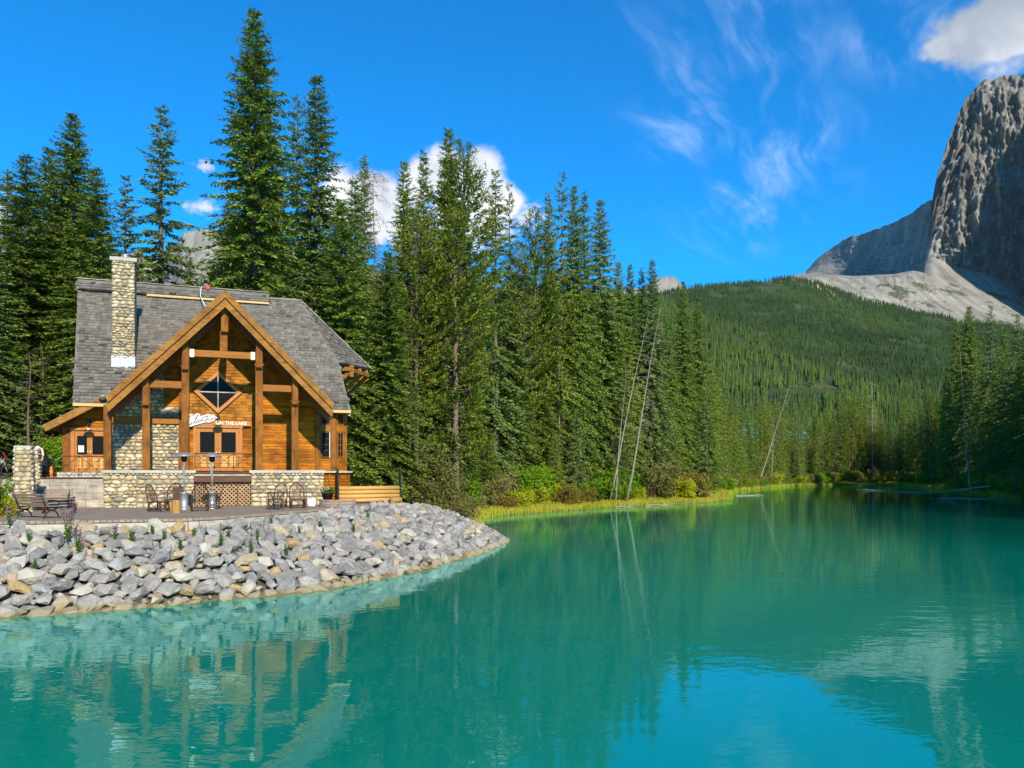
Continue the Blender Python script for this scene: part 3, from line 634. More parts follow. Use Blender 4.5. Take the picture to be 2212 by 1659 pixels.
def forest(name, n, pxr, Yr, hr, label, zf, dens=None, asp=0.16):
    px = RNG.uniform(*pxr, n); Y = np.sqrt(RNG.uniform(Yr[0] ** 2, Yr[1] ** 2, n)); 
    Z = zf(px, Y); H = RNG.uniform(*hr, n); keep = np.ones(n, bool)
    if dens is not None: keep = dens(px, Y, Z)
    px, Y, Z, H = px[keep], Y[keep], Z[keep], H[keep]
    V, Fv, var = cone_trees(px, Y, Z - 0.8, H, H * RNG.uniform(asp * 0.7, asp * 1.3, len(H)), lift=np.where(Y <= col_interp(SPUR, px)[1] + 25, .24, -.10))  # sunnier spur and shadier slope behind are put into the tree colour
    o = link(name, mesh_np(name, V, Fv, MT['farspruce'], var)); tag(o, label, 'forest', kind='stuff'); return o
def hill_keep(px, Y, Z):
    yr, Yr = col_interp(MAIN, px); X = (px - PXC) / PXF * Y
    bare = (fbm((X + 90) * 0.008, Y * 0.008, 3, 9) > 0.55) & (px > 1640) & (px < 1790) & (Y > Yr - 420)
    return (Y < Yr + 40) & ~bare & ((fbm(X * 0.02, Y * 0.02, 2, 3) > 0.26))
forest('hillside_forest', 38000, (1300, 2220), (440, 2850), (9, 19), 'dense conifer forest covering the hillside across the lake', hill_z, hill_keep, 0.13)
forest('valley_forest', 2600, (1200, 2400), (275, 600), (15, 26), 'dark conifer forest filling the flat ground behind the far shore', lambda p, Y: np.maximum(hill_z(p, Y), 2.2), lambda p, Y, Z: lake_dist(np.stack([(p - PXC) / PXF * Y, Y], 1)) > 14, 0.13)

nb_ = 900; bx = RNG.uniform(-190, 190, nb_); by = -RNG.uniform(78, 150, nb_)
V_, F_, v_ = cone_trees(bx / by * PXF + PXC, by, np.full(nb_, .5), RNG.uniform(20, 31, nb_), RNG.uniform(2.6, 4.2, nb_)); tag(link('near_shore_forest', mesh_np('near_shore_forest', V_, F_, MT['farspruce'], v_)), 'dark conifer forest on the shore behind the viewpoint', 'forest', kind='stuff')

def curtain(name, cols, mat, rows, rib, seed, back=700.0, thr=0.24):
    """a mountain face from a table of columns: (x, [(screen y, distance), ...]) foot to crest, then a back slope"""
    px = np.array([c[0] for c in cols], float); K = len(cols[0][1])
    xs_ = np.concatenate([np.linspace(a, b, max(2, int(abs(b - a) / 2.5)) + 1)[:-1] for a, b in zip(px, px[1:])] + [[px[-1]]])
    tabs = [(np.interp(xs_, px, [c[1][k][0] for c in cols]), np.interp(xs_, px, [c[1][k][1] for c in cols])) for k in range(K)]
    tt = np.linspace(0, K - 1, rows); G = []
    for t in tt:
        i = min(int(t), K - 2); f = t - i
        y = tabs[i][0] * (1 - f) + tabs[i + 1][0] * f; Y = tabs[i][1] * (1 - f) + tabs[i + 1][1] * f
        steep = np.abs(tabs[i + 1][0] - tabs[i][0]) / (np.abs(tabs[i + 1][1] - tabs[i][1]) + 60.0)
        k = rib * np.clip((steep - thr) * 1.6, 0.02, 1.0) * (1.0 if t < K - 1.5 else max(0.22, 1.0 - (t - K + 1.5) * 1.2))
        n1 = fbm(xs_ * 0.055, np.full_like(xs_, t * 2.2), 5, seed) - 0.48; n2 = fbm(xs_ * 0.17, np.full_like(xs_, t * 8.0), 4, seed + 9) - 0.48; n4 = fbm(xs_ * 0.018 + t * .4, np.full_like(xs_, t * 17.0), 3, seed + 30) - 0.45
        n3 = fbm(xs_ * 0.55, np.full_like(xs_, t * 22.0), 3, seed + 17) - 0.45; Y = Y + k * (n1 * 190 + n2 * 105 + n3 * 50 + n4 * 75)
        z = CAM_Z + (PXH - y) / PXF * (tabs[i][1] * (1 - f) + tabs[i + 1][1] * f)
        if t > K - 1.4: z = z + (fbm(xs_ * 0.10, np.full_like(xs_, 3.3), 4, seed + 4) - 0.48) * 26 * min(1.0, t - (K - 1.4) + 0.6) * (rib > 0)
        G.append(np.stack([(xs_ - PXC) / PXF * Y, Y, z], 1))
    top = G[-1]; bk = top.copy(); bk[:, 0] *= (bk[:, 1] + back) / bk[:, 1]; bk[:, 0] += back * 0.25; bk[:, 1] += back; bk[:, 2] -= back * 0.25; G.append(bk)
    bk2 = bk.copy(); bk2[:, 0] *= (bk2[:, 1] + back) / bk2[:, 1]; bk2[:, 1] += back; bk2[:, 2] = 0; G.append(bk2)
    A = np.array(G); o = link(name, grid_mesh(name, A[..., 0], A[..., 1], A[..., 2], mat, smooth=False)); tag(o, kind='structure'); return o
def cliff_mat():
    m, N, B = bsdf_mat('limestone_cliff'); geo = N.new('ShaderNodeNewGeometry'); g = geo.outputs['Position']
    nz = N.xyz(geo.outputs['True Normal'])[2]
    v = N.vm('MULTIPLY', g, (1, 1, 0.25))
    rockc = N.ramp(N.noise(v, 0.011, 8, 0.68, 0.6), [(0.30, (0.075, 0.073, 0.070)), (0.46, (0.175, 0.168, 0.153)), (0.56, (0.27, 0.253, 0.222)), (0.68, (0.42, 0.39, 0.33))])
    band = N.noise(N.vm('MULTIPLY', g, (0.15, 0.15, 1.0)), 0.02, 5, 0.6); rockc = N.mix(N.m('MULTIPLY', N.step(band, 0.5, 0.66), 0.35), rockc, (0.15, 0.135, 0.115))
    scree = N.ramp(N.noise(g, 0.006, 8, 0.62), [(0.30, (0.24, 0.215, 0.175)), (0.52, (0.33, 0.298, 0.245)), (0.70, (0.40, 0.345, 0.265))])
    streak = N.noise(N.vm('MULTIPLY', g, (1.0, 0.10, 0.10)), 0.028, 6, 0.65, 0.4); ks = N.step(streak, 0.32, 0.66, 0.66, 1.14); scree = N.mix(1.0, scree, N.comb(ks, ks, ks), 'MULTIPLY')
    brush = N.m('MULTIPLY', N.step(N.noise(g, 0.011, 6, 0.7), 0.55, 0.60), N.step(N.xyz(g)[2], 800, 700)); scree = N.mix(N.m('MULTIPLY', brush, 0.85), scree, (0.07, 0.085, 0.032))
    c = N.mix(N.step(N.m('ADD', nz, N.m('MULTIPLY', N.m('SUBTRACT', N.noise(g, 0.01, 5), 0.5), 0.18)), 0.44, 0.56), rockc, scree)
    N.put(B.inputs['Base Color'], c); B.inputs['Roughness'].default_value = 0.95; B.inputs['Specular IOR Level'].default_value = 0.1
    bn = N.new('ShaderNodeBump'); bn.inputs['Strength'].default_value = 0.9; bn.inputs['Distance'].default_value = 22.0
    N.put(bn.inputs['Height'], N.noise(v, 0.028, 7, 0.7)); N.put(B.inputs['Normal'], bn.outputs[0])
    return m
CM = cliff_mat()
rY = lambda x: float(np.interp(x, [1660, 1740, 1800, 1880, 1970, 2012, 2120], [4900, 4750, 4500, 4100, 3650, 3450, 3350]))
RIDGE = [(x, [(yf + 70, 2300), (yf + 6, 2500), (yc, 2950), (yc - 6, rY(x) - 230), (yc * .45 + yt * .55, rY(x) - 100), (yt, rY(x))]) for x, yf, yc, yt in
         [(1660, 640, 612, 606), (1700, 650, 606, 598), (1740, 660, 600, 588), (1770, 668, 596, 553), (1800, 672, 596, 531), (1840, 678, 600, 510), (1880, 684, 598, 500), (1930, 694, 596, 481), (1970, 700, 588, 461), (1990, 706, 590, 445), (2000, 706, 592, 436), (2012, 708, 604, 432), (2030, 712, 618, 431), (2060, 720, 640, 428)]]
curtain('mountain_ridge', RIDGE, CM, 120, 0.8, 3, thr=0.10)
CLIFF = [(x, [(yf, 2300), (yf - 55, 2620), (yc, 3140), (yc * 0.62 + yt * 0.38, 3185), (yc * 0.3 + yt * 0.7, 3222), (yt, 3260)]) for x, yf, yc, yt in
         [(1985, 735, 600, 596), (1998, 735, 570, 552), (2008, 735, 560, 470), (2014, 738, 556, 432), (2022, 738, 556, 388), (2040, 740, 562, 330), (2060, 742, 572, 270), (2085, 744, 580, 212), (2105, 746, 584, 186), (2140, 750, 592, 168), (2180, 752, 612, 166), (2212, 756, 640, 160), (2260, 760, 650, 150), (2340, 764, 640, 120), (2480, 770, 640, 60)]]
curtain('mountain_cliff', CLIFF, CM, 190, 0.75, 12)
BUTT = [(x, [(790, 2300), (yc, 2630), (yc * 0.5 + yt * 0.5, 2668), (yt, 2700)]) for x, yc, yt in
        [(2286, 700, 692), (2295, 680, 322), (2304, 660, 312), (2357, 650, 271), (2392, 650, 194), (2427, 650, 130), (2479, 650, 12), (2569, 650, -103), (2800, 650, -250), (3200, 650, -300)]]
curtain('mountain_buttress', BUTT, CM, 60, 0.25, 21)  # out of view; outline shaped so its shadow crosses the cliff
FAR = [(x, [(760, 4200), (yt + 90, 4600), (yt, 5000)]) for x, yt in
       [(-900, 600), (-300, 580), (100, 560), (240, 545), (300, 545), (350, 565), (395, 505), (440, 492), (520, 510), (700, 560), (880, 600), (1000, 618), (1100, 640), (1250, 636), (1340, 626), (1392, 622), (1418, 601), (1440, 597), (1458, 599), (1472, 614), (1500, 650), (1560, 690)]]
curtain('distant_mountains', FAR, CM, 34, 0.5, 31)
# ------------------------------------------------------------------ the lodge (local frame: u along the front, w into the building, z up)
def pl(x, y, w):
    """photo point to (u, z) on the upright plane at depth w of the lodge"""
    rx, rz = (x - 2016) / 3029, (1858 - y) / 3029; ox, oy = P0[0] + WX * w, P0[1] + WY * w
    D = (ox * WX + oy * WY) / (rx * WX + WY); return ((rx * D - P0[0]) * UX + (D - P0[1]) * UY, CAM_Z + rz * D)
def place(o): o.location = (P0[0], P0[1], 0); o.rotation_euler = (0, 0, TH); return o
lodge = place(empty('lodge')); tag(lodge, 'timber and cobblestone lodge with steep shingle roof and big front gable', 'lodge')
GC, GA, GS = -1.22, 12.65, 1.03          # gable centre, apex height, slope
EW, EZ_, RW, RZ = 2.0, 7.15, 9.5, 14.55  # main eave and ridge
SL = math.hypot(RW - EW, RZ - EZ_); SV = Vector((0, (RW - EW) / SL, (RZ - EZ_) / SL)); NV = Vector((0, -SV.z, SV.y))
def zmain(w): return EZ_ + (w - EW) * (RZ - EZ_) / (RW - EW)
def zg(u): return GA - GS * abs(u - GC)
A_, B_, C_, E_ = Vector((3.26, 9.5, 14.5)), Vector((7.59, 9.5, 10.5)), Vector((4.98, 5.07, zmain(5.07))), Vector((5.24, 2.0, 7.15))
roof = MB()
fl = [Vector((-8.25, EW, EZ_)), E_, C_, Vector((3.26, RW, RZ)), Vector((-9.27, RW, RZ))]
def slab(mb, pts, n, t): 
    k = len(pts); lo = [p - n * t for p in pts]
    mb.add(list(pts) + lo, [tuple(range(k)), tuple(range(2 * k - 1, k - 1, -1))] + [(i, i + k, (i + 1) % k + k, (i + 1) % k) for i in range(k)])
wc = 2.84; zc = zmain(wc)      # inside the gable the main roof starts behind the front wall
def cutp(ua, ub, w0): return [Vector((ua, w0, zmain(w0))), Vector((ub, w0, zmain(w0)))]
slab(roof, [Vector((-8.25, EW, EZ_)), Vector((-6.42, EW, EZ_)), Vector((-6.42, wc, zc)), Vector((-8.25 - 1.02 * (wc - EW) / (RW - EW), wc, zc))], NV, 0.16)
slab(roof, [Vector((3.98, EW, EZ_)), E_, Vector((5.24 - .26 * (wc - EW) / 3.07, wc, zc)), Vector((3.98, wc, zc))], NV, 0.16)
slab(roof, [Vector((-8.25 - 1.02 * (wc - EW) / (RW - EW), wc, zc)), Vector((5.24 - .26 * (wc - EW) / 3.07, wc, zc)), C_, Vector((3.26, RW, RZ)), Vector((-9.27, RW, RZ))], NV, 0.16)
bk_ = [Vector((p.x, 2 * RW - p.y + 0.004, p.z)) for p in fl]; slab(roof, bk_[::-1], Vector((0, SV.z, SV.y)), 0.16)
hn = (B_ - C_).cross(A_ - C_).normalized(); hn = hn if hn.y < 0 or hn.z > 0 else -hn
hn = hn if hn.z > 0 else -hn
slab(roof, [C_ + hn * .004, B_ + hn * .004, A_ + hn * .004], hn, 0.12)
Cb = Vector((C_.x, 2 * RW - C_.y, C_.z)); hb = (Cb - B_).cross(A_ - B_); hb = hb.normalized(); hb = hb if hb.z > 0 else -hb
slab(roof, [B_, Cb, A_], hb, 0.12)
roof_o = roof.build('roof', MT['shingle'], lodge)
# gable roof: two slabs running back into the main roof
gr = MB()
for sgn in (-1, 1):
    ut = GC + sgn * 5.24; zt = zg(ut); wb = EW + (GA - EZ_) / (RZ - EZ_) * (RW - EW)
    pts = [Vector((GC, -0.62, GA)), Vector((ut, -0.62, zt)), Vector((ut, EW + 0.12, zt)), Vector((GC, wb + 0.1, GA))]
    n = Vector((sgn * GS, 0, 1)).normalized(); slab(gr, pts if sgn < 0 else pts[::-1], n, 0.10)
gr.build('gable_roof', MT['shingle'], lodge)
sf = MB()
for sgn in (-1, 1):
    ut = GC + sgn * 5.20; n = Vector((sgn * GS, 0, 1)).normalized()
    pts = [Vector((GC, -0.5, GA - .16)), Vector((ut, -0.5, zg(ut) - .16)), Vector((ut, 2.7, zg(ut) - .16)), Vector((GC, 2.7, GA - .16))]
    slab(sf, pts if sgn < 0 else pts[::-1], n, 0.05)
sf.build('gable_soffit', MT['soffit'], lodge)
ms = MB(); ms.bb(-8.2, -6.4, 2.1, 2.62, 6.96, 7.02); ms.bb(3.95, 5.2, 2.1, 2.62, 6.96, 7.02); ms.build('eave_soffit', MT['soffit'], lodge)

# shingles -------------------------------------------------------
def shingle_proto(seed):
    r = random.Random(seed); t = r.uniform(.020, .03); m = MB(); j = lambda: r.uniform(-.02, .02)
    m.add([(-.5, -.06 + j(), t + .038), (.5, -.06 + j(), t + .038), (.5, 1.1, .012), (-.5, 1.1, .012), (-.5, -.06 + j(), .006), (.5, -.06 + j(), .006)], [(0, 1, 2, 3), (0, 4, 5, 1), (0, 3, 4), (1, 5, 2)])
    return m.mesh('shingle', MT['shingle'])
SH = [shingle_proto(s) for s in range(5)]
def shingles(O, A, S, n, inside, smax, ulo, uhi, course, wlo, whi, out):
    R = Matrix((A, S, n)).transposed().to_4x4(); r = random.Random(int(smax * 100)); s = 0.0
    while s < smax:
        u = ulo + r.uniform(-.15, 0)
        while u < uhi:
            wd = r.uniform(wlo, whi)
            if inside(u + wd / 2, s + course * .5):
                P = O + A * (u + wd / 2) + S * (s + r.uniform(-.018, .018))
                M = Matrix.Translation(P) @ R @ Matrix.Rotation(r.uniform(-.02, .02), 4, 'Z') @ Matrix.Diagonal((wd - .012, course, 1.0 + (r.random() < .06) * 1.6, 1))
                out.append((r.randrange(5), M))
            u += wd
        s += course
def in_front(u, s):
    f = s / SL; lo = -8.25 - 1.02 * f; w = EW + SV.y * s; z = EZ_ + SV.z * s
    hi = 5.24 - 0.26 * s / 4.33 if s < 4.33 else 4.98 - 1.72 * (s - 4.33) / (SL - 4.33)
    if not lo + .05 < u < hi - .03: return False
    if abs(u - GC) < 5.15 and z < zg(u) + 0.10: return False
    if -6.90 < u < -5.66 and 4.02 < w < 4.9 and False: return False
    return True
pcs = []
shingles(Vector((0, EW, EZ_)), Vector((1, 0, 0)), SV, NV, in_front, SL - 0.05, -9.4, 5.4, 0.262, 0.17, 0.37, pcs)
ha = (B_ - C_).normalized(); hs = hn.cross(ha).normalized(); hs = hs if hs.z > 0 else -hs
hs0 = (A_ - C_).dot(hs); ax_ = (A_ - C_).dot(ha); bx_ = (B_ - C_).length
def in_hip(a, s):
    f = s / hs0; return ax_ * f + .02 < a < bx_ + (ax_ - bx_) * f - .02
shingles(C_ + hn * .006, ha, hs, hn, in_hip, hs0 - .1, -0.2, bx_ + .1, 0.262, 0.17, 0.37, pcs)
key_y = lambda q: L2W(q[1].translation.x, q[1].translation.y).y + 0.3 * q[1].translation.z
emit(pcs, SH, 'shingle', MT['shingle'], roof_o, 300, key_y, 'upper_shingles')
# ridge vent cap with its fresh fascia board, ridge shingles, eave trims
rc = MB(); cap = [Vector((-9.27, 8.98, zmain(8.98))) + NV * .24, Vector((1.24, 8.98, zmain(8.98))) + NV * .24, Vector((1.24, RW, RZ + .36)), Vector((-9.27, RW, RZ + .36))]
slab(rc, cap, NV, .05); rc_o = rc.build('ridge_cap', MT['shingle'], roof_o)
p2 = []; shingles(cap[0] + Vector((0, 0, .01)), Vector((1, 0, 0)), SV, NV, lambda u, s: -9.25 < u - 9.27 < 1.2, 0.72, 0.0, 10.5, .25, .17, .37, p2)
for i, (pi, M) in enumerate(p2): o = link('shingle', SH[pi], roof_o); o.matrix_local = M
rs = MB()
for i in range(44):
    u = -9.3 + i * .24; rs.box((u + .12, RW - .02, RZ + .40 + rnd.uniform(-.008, .012)), (.235, .16, .035))
rs.build('ridge_course', MT['greywood'], roof_o)
rs = MB()
for i in range(9):
    u = 1.26 + i * .22; rs.box((u + .11, RW - .02, RZ + .05 + rnd.uniform(-.006, .01)), (.215, .16, .035))
for i in range(24):
    f = i / 23; p = A_.lerp(B_, f); rs.box(p + Vector((0, -.03, .05)), (.27, .15, .03), M=Matrix.Rotation(math.atan2(A_.z - B_.z, B_.x - A_.x), 3, 'Y'))
rs.build('hip_course', MT['greywood'], roof_o)
fb = MB(); fb.bar((-5.6, cap[0].y - .035, cap[0].z - .09), (1.24, cap[0].y - .035, cap[0].z - .08), .06, .115); fb.build('ridge_fascia', MT['fresh'], lodge)
for (u0, u1) in ((-8.25, -6.45), (4.05, 5.24)):
    MB().bb(u0, u1, EW - .05, EW + .03, EZ_ - .16, EZ_ - .01).build('eave_trim', MT['fresh'], lodge)

# chimney --------------------------------------------------------
ch = MB(); ch.bb(-6.80, -5.74, 4.06, 5.0, 7.5, 14.80); chim = ch.build('chimney', MT['mortar'], lodge)
MB().bb(-6.90, -5.62, 3.95, 5.1, 14.80, 15.0).build('chimney_cap', MT['capstone'], chim, bevel=.015)
MB().lathe([(.17, 0), (.17, .10), (.24, .10), (.24, .15), (.19, .16), (.19, .21), (.22, .21), (.14, .28)], 14, (-6.22, 4.5, 15.0)).build('flue', MT['steel'], chim, True)
def cob_proto(seed):
    r = random.Random(seed); n = 8; vs = []; fs = []
    rad = [r.uniform(.86, 1.08) for _ in range(n)]
    for q, h in ((1.0, 0.0), (0.93, .45), (0.62, .86)):
        for k in range(n): a = 2 * math.pi * k / n; vs.append((.5 * q * rad[k] * math.cos(a), -h, .5 * q * rad[k] * math.sin(a)))
    vs.append((r.uniform(-.08, .08), -1.0, r.uniform(-.08, .08)))
    for i in range(2):
        for k in range(n): fs.append((i * n + k, i * n + (k + 1) % n, (i + 1) * n + (k + 1) % n, (i + 1) * n + k))
    for k in range(n): fs.append((2 * n + k, 2 * n + (k + 1) % n, 3 * n))
    return MB().add(vs, fs).mesh('stone', MT['cobble'], smooth=True)
COB = [cob_proto(s) for s in range(8)]
def cobbles(u0, u1, z0, z1, w, out, seed, inside=None, hmin=.09, hmax=.19, big=1.0):
    r = random.Random(seed); z = z0
    while z < z1 - .03:
        h = min(r.uniform(hmin, hmax) * big, z1 - z); u = u0 + r.uniform(-.05, .02)
        while u < u1 - .03:
            wd = min(r.uniform(1.0, 2.3) * h * r.choice([.8, 1, 1, 1.25]), u1 - u + .02)
            cu, cz = u + wd / 2, z + h / 2 + r.uniform(-.02, .02)
            if wd > .05 and (inside is None or inside(cu, cz)):
                M = Matrix.Translation((cu, w, cz)) @ Matrix.Rotation(r.uniform(-.22, .22), 4, 'Y') @ Matrix.Diagonal((wd * 1.0, r.uniform(.075, .14), h * r.uniform(.90, 1.12), 1))
                out.append((r.randrange(8), M))
            u += wd
        z += h * .93
pcs = []; cobbles(-6.80, -5.74, 9.82, 14.80, 4.06, pcs, 1, big=1.25)
for pi, M in pcs: o = link('stone', COB[pi], chim); o.matrix_local = M
wp = []; cobbles(-6.78, -5.76, 9.2, 9.80, 4.06, wp, 2, hmin=.18, hmax=.3)
wmesh = [c.copy() for c in COB]
for c in wmesh: c.materials.clear(); c.materials.append(MT['whitewash'])
for pi, M in wp: o = link('whitewashed_stone', wmesh[pi], chim); M = M.copy(); o.matrix_local = M
MB().bb(-6.83, -5.71, 4.035, 4.10, 9.12, 9.84).build('white_flashing', MT['whitewash'], chim)

# posts, beams, rakes --------------------------------------------
PU = [(-4.98, -4.64), (-3.23, -2.89), (0.20, 0.56), (1.96, 2.30)]
for i, (a, b) in enumerate(PU):
    top = zg((a + b) / 2) - 0.55
    MB().bb(a, b, 0.08, 0.42, 3.83, top - .0).build('post', MT['post'], lodge, bevel=.015)
    MB().bb(a + .03, b - .03, -0.16, 0.07, top - 1.45, top + .10).build('post_head', MT['post'], lodge, bevel=.012)
    c = (a + b) / 2
    MB().bb(c - .13, c + .13, -.45, 2.5, zg(c) - .52, zg(c) - .26).build('purlin', MT['beam'], lodge)
    bo = MB()
    for s in (a + .0, b - .0): bo.lathe([(.018, 0), (.018, .03)], 6, (s + (.02 if s == b else -.02), .0, top - 1.3)); 
    bo.build('bolt', MT['steel'], lodge)
MB().bb(GC - .16, GC + .16, -.5, 2.5, GA - .62, GA - .28).build('ridge_purlin', MT['beam'], lodge)
MB().bb(-6.65, -6.32, .08, .42, 3.83, 6.95).build('post', MT['post'], lodge, bevel=.015)
MB().bb(-1.48, -1.12, .10, .40, 9.74, 10.75).build('king_post', MT['post'], lodge, bevel=.012)
MB().bb(-1.42, -1.08, -.14, .22, 10.70, 12.05).build('king_post_head', MT['post'], lodge, bevel=.012)
MB().bb(-2.89, 0.20, .10, .40, 9.44, 9.77).build('tie_beam', MT['beam'], lodge, bevel=.012)
for u in (-2.76, 0.08): MB().bb(u - .10, u + .10, .06, .44, 9.41, 9.79).build('beam_cap', MT['cream'], lodge)
for (a, b) in ((-4.64, -3.23), (0.56, 1.96)): MB().bb(a, b, .10, .38, 7.84, 8.18).build('collar_beam', MT['beam'], lodge, bevel=.012)
def rake(o0, o1, w0, w1, name, mat, tip):
    """board following the gable slope between vertical offsets o0 (upper) and o1 (lower) under the roof line"""
    for sgn in (-1, 1):
        ut = GC + sgn * 5.24; d = sgn * tip
        pts = [(GC, GA - o0), (ut, zg(ut) - o0), (ut - d, zg(ut) - o1 + tip * GS), (GC, GA - o1)]
        MB().poly(pts if sgn > 0 else pts[::-1], w0, w1).build(name, mat, lodge)
rake(-0.02, 0.36, -0.66, -0.56, 'rake_board', MT['rake'], .10)
rake(0.362, 0.80, -0.56, -0.44, 'barge_board', MT['rake'], .12)
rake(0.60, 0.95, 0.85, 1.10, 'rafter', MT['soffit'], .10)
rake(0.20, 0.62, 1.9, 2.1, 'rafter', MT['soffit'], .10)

# front wall -----------------------------------------------------
wl = MB(); rl = lambda u: zg(u) - .18
wl.poly([(-6.55, 3.7), (4.45, 3.7), (4.45, 7.0), (3.9, rl(3.9)), (GC, rl(GC)), (-6.3, rl(-6.3)), (-6.55, 6.9)], 2.56, 2.8)
wall_o = wl.build('front_wall', MT['siding'], lodge)
def boards(u0, u1, z0, z1, w, h, clip=None, name='siding_board'):
    z = z0; r = random.Random(int(u0 * 100 + z0 * 7))
    while z < z1 - .02:
        hh = min(h, z1 - z); a, b = u0, u1
        if clip is not None: a, b = clip(a, b, z + hh)
        if b - a > .08:
            m = MB(); y = w; m.add([(a, y, z), (b, y, z), (b, y + .025, z + hh - .004), (a, y + .025, z + hh - .004), (a, y + .06, z), (b, y + .06, z), (b, y + .06, z + hh - .004), (a, y + .06, z + hh - .004)],
                                     [(0, 1, 2, 3), (0, 4, 5, 1), (3, 2, 6, 7), (0, 3, 7, 4), (1, 5, 6, 2), (4, 7, 6, 5)])
            m.build(name, MT['siding'], wall_o)
        z += hh
def gclip(a, b, z):
    hw = (GA - .22 - z) / GS; return max(a, GC - hw), min(b, GC + hw)
boards(0.50, 3.40, 3.80, 9.9, 2.50, .148, gclip)
boards(-3.30, -2.80, 3.80, 6.16, 2.50, .148); boards(-0.38, 0.30, 3.80, 6.16, 2.50, .148)
boards(-4.20, -3.50, 7.14, 9.3, 2.50, .148, gclip)
# shingled middle bay
pcs = []; ws = MB().add([(-.5, -.035, 0), (.5, -.035, 0), (.5, -.006, 1.02), (-.5, -.006, 1.02), (-.5, 0, 0), (.5, 0, 0)], [(0, 1, 2, 3), (0, 4, 5, 1), (0, 3, 4), (1, 5, 2)]).mesh('wall_shingle', MT['wall_shingle'])
z = 6.5; r = random.Random(5)
while z < 11.2:
    u = -3.42
    while u < .34:
        wd = min(r.uniform(.14, .34), .36 - u)
        if rl(u + wd / 2) - .15 > z + .1 and abs(u + wd / 2 + 1.6) + abs(z + .08 - 7.94) > 1.05 and wd > .05:
            o = link('wall_shingle', ws, wall_o); o.matrix_local = Matrix.Translation((u + wd / 2, 2.555, z)) @ Matrix.Diagonal((wd - .008, 1, .165, 1))
        u += wd
    z += .165
# cobbled wall (the foot of the chimney breast)
stones = []
cobbles(-6.55, -3.50, 3.84, 6.22, 2.50, stones, 11, big=1.25); cobbles(-6.55, -3.50, 6.54, 7.12, 2.50, stones, 12, big=1.25); cobbles(-6.5, -4.22, 7.12, 8.6, 2.50, stones, 13, lambda u, z: z < rl(u) - .15, big=1.25)
mw = MB(); mw.bb(-6.58, -3.48, 2.50, 2.555, 3.8, 6.25); mw.bb(-6.58, -3.48, 2.501, 2.555, 6.5, 7.12); mw.poly([(-6.4, 7.12), (-4.21, 7.12), (-4.21, 9.0), (-6.4, rl(-6.4))], 2.502, 2.555)
mw.build('mortar_bed', MT['mortar'], wall_o)
MB().bb(-6.58, -3.48, 2.30, 2.52, 6.22, 6.53).build('wall_beam', MT['beam'], lodge)
for (a, b, z0, z1) in ((-3.50, -3.34, 3.8, 9.2), (.30, .46, 3.8, 9.6), (3.40, 3.66, 3.8, 7.2), (4.22, 4.46, 3.8, 7.0)):
    MB().bb(a, b, 2.38, 2.54, z0, min(z1, rl((a + b) / 2) - .05)).build('wall_stud', MT['post'], lodge)

# end bay with sash windows
def sash(name, u0, u1, z0, z1, w, parent, cols=2, rows=3, frame='white', rz=0.0, piv=None):
    f = MB(); t = .05
    f.bb(u0, u1, w - .04, w, z0, z0 + t); f.bb(u0, u1, w - .04, w, z1 - t, z1); f.bb(u0, u0 + t, w - .041, w - .001, z0 + t, z1 - t); f.bb(u1 - t, u1, w - .041, w - .001, z0 + t, z1 - t)
    fo = f.build(name, MT[frame], parent)
    cw, rh = (u1 - u0 - 2 * t) / cols, (z1 - z0 - 2 * t) / rows
    for i in range(cols):
        for j in range(rows):
            MB().bb(u0 + t + i * cw + .012, u0 + t + (i + 1) * cw - .012, w - .012, w - .004, z0 + t + j * rh + .012, z0 + t + (j + 1) * rh - .012).build('pane', MT['glass'], fo)
    mu = MB()
    for i in range(1, cols): mu.bb(u0 + t + i * cw - .012, u0 + t + i * cw + .012, w - .03, w - .002, z0 + t, z1 - t)
    for j in range(1, rows): mu.bb(u0 + t, u1 - t, w - .0295, w - .0025, z0 + t + j * rh - .012, z0 + t + j * rh + .012)
    mu.build('muntin', MT[frame], fo)
    return fo
boards(3.66, 4.22, 3.80, 4.5, 2.50, .148)
MB().bb(3.66, 4.22, 2.44, 2.54, 5.98, 6.34).build('window_header', MT['beam'], lodge)
sash('window', 3.70, 4.16, 4.54, 5.96, 2.46, lodge, 1, 4, 'darkwood'); sash('window', 3.70, 4.16, 6.36, 7.04, 2.46, lodge, 1, 2, 'darkwood')
MB().bb(4.13, 4.165, 2.36, 2.47, 4.54, 5.96).build('window_trim', MT['white'], lodge)
fac = MB(); fdir = Vector((.66, .62, 0)).normalized(); f0 = Vector((4.46, 2.46, 0)); flen = .92
ez = empty('end_bay', (4.46, 2.50, 0), math.radians(38)); ez.parent = lodge
def bay(mb, name, mat): o = mb.build(name, MT[mat], ez); return o
m = MB(); m.bb(0, .86, .06, .2, 3.7, 7.0); bay(m, 'bay_wall', 'siding')
z = 3.8
while z < 4.5:
    m = MB(); m.add([(.10, .0, z), (.76, .0, z), (.76, .03, z + .144), (.10, .03, z + .144), (.10, .06, z), (.76, .06, z), (.76, .06, z + .144), (.10, .06, z + .144)], [(0, 1, 2, 3), (0, 4, 5, 1), (3, 2, 6, 7), (0, 3, 7, 4), (1, 5, 6, 2)])
    bay(m, 'siding_board', 'siding'); z += .148
bay(MB().bb(0, .10, -.03, .08, 3.8, 7.0), 'corner_board', 'post'); bay(MB().bb(.76, .88, -.03, .08, 3.8, 7.0), 'corner_board', 'rake'); bay(MB().bb(.10, .76, -.02, .08, 5.98, 6.32), 'window_header', 'siding')
sash('window', .14, .62, 4.54, 5.96, 0.0, ez, 2, 4, 'beam'); sash('window', .14, .62, 6.34, 7.0, 0.0, ez, 2, 2, 'beam')
MB().bb(3.5, 5.35, 2.05, 2.9, 3.70, 3.80).build('bay_sill', MT['greywood'], lodge)
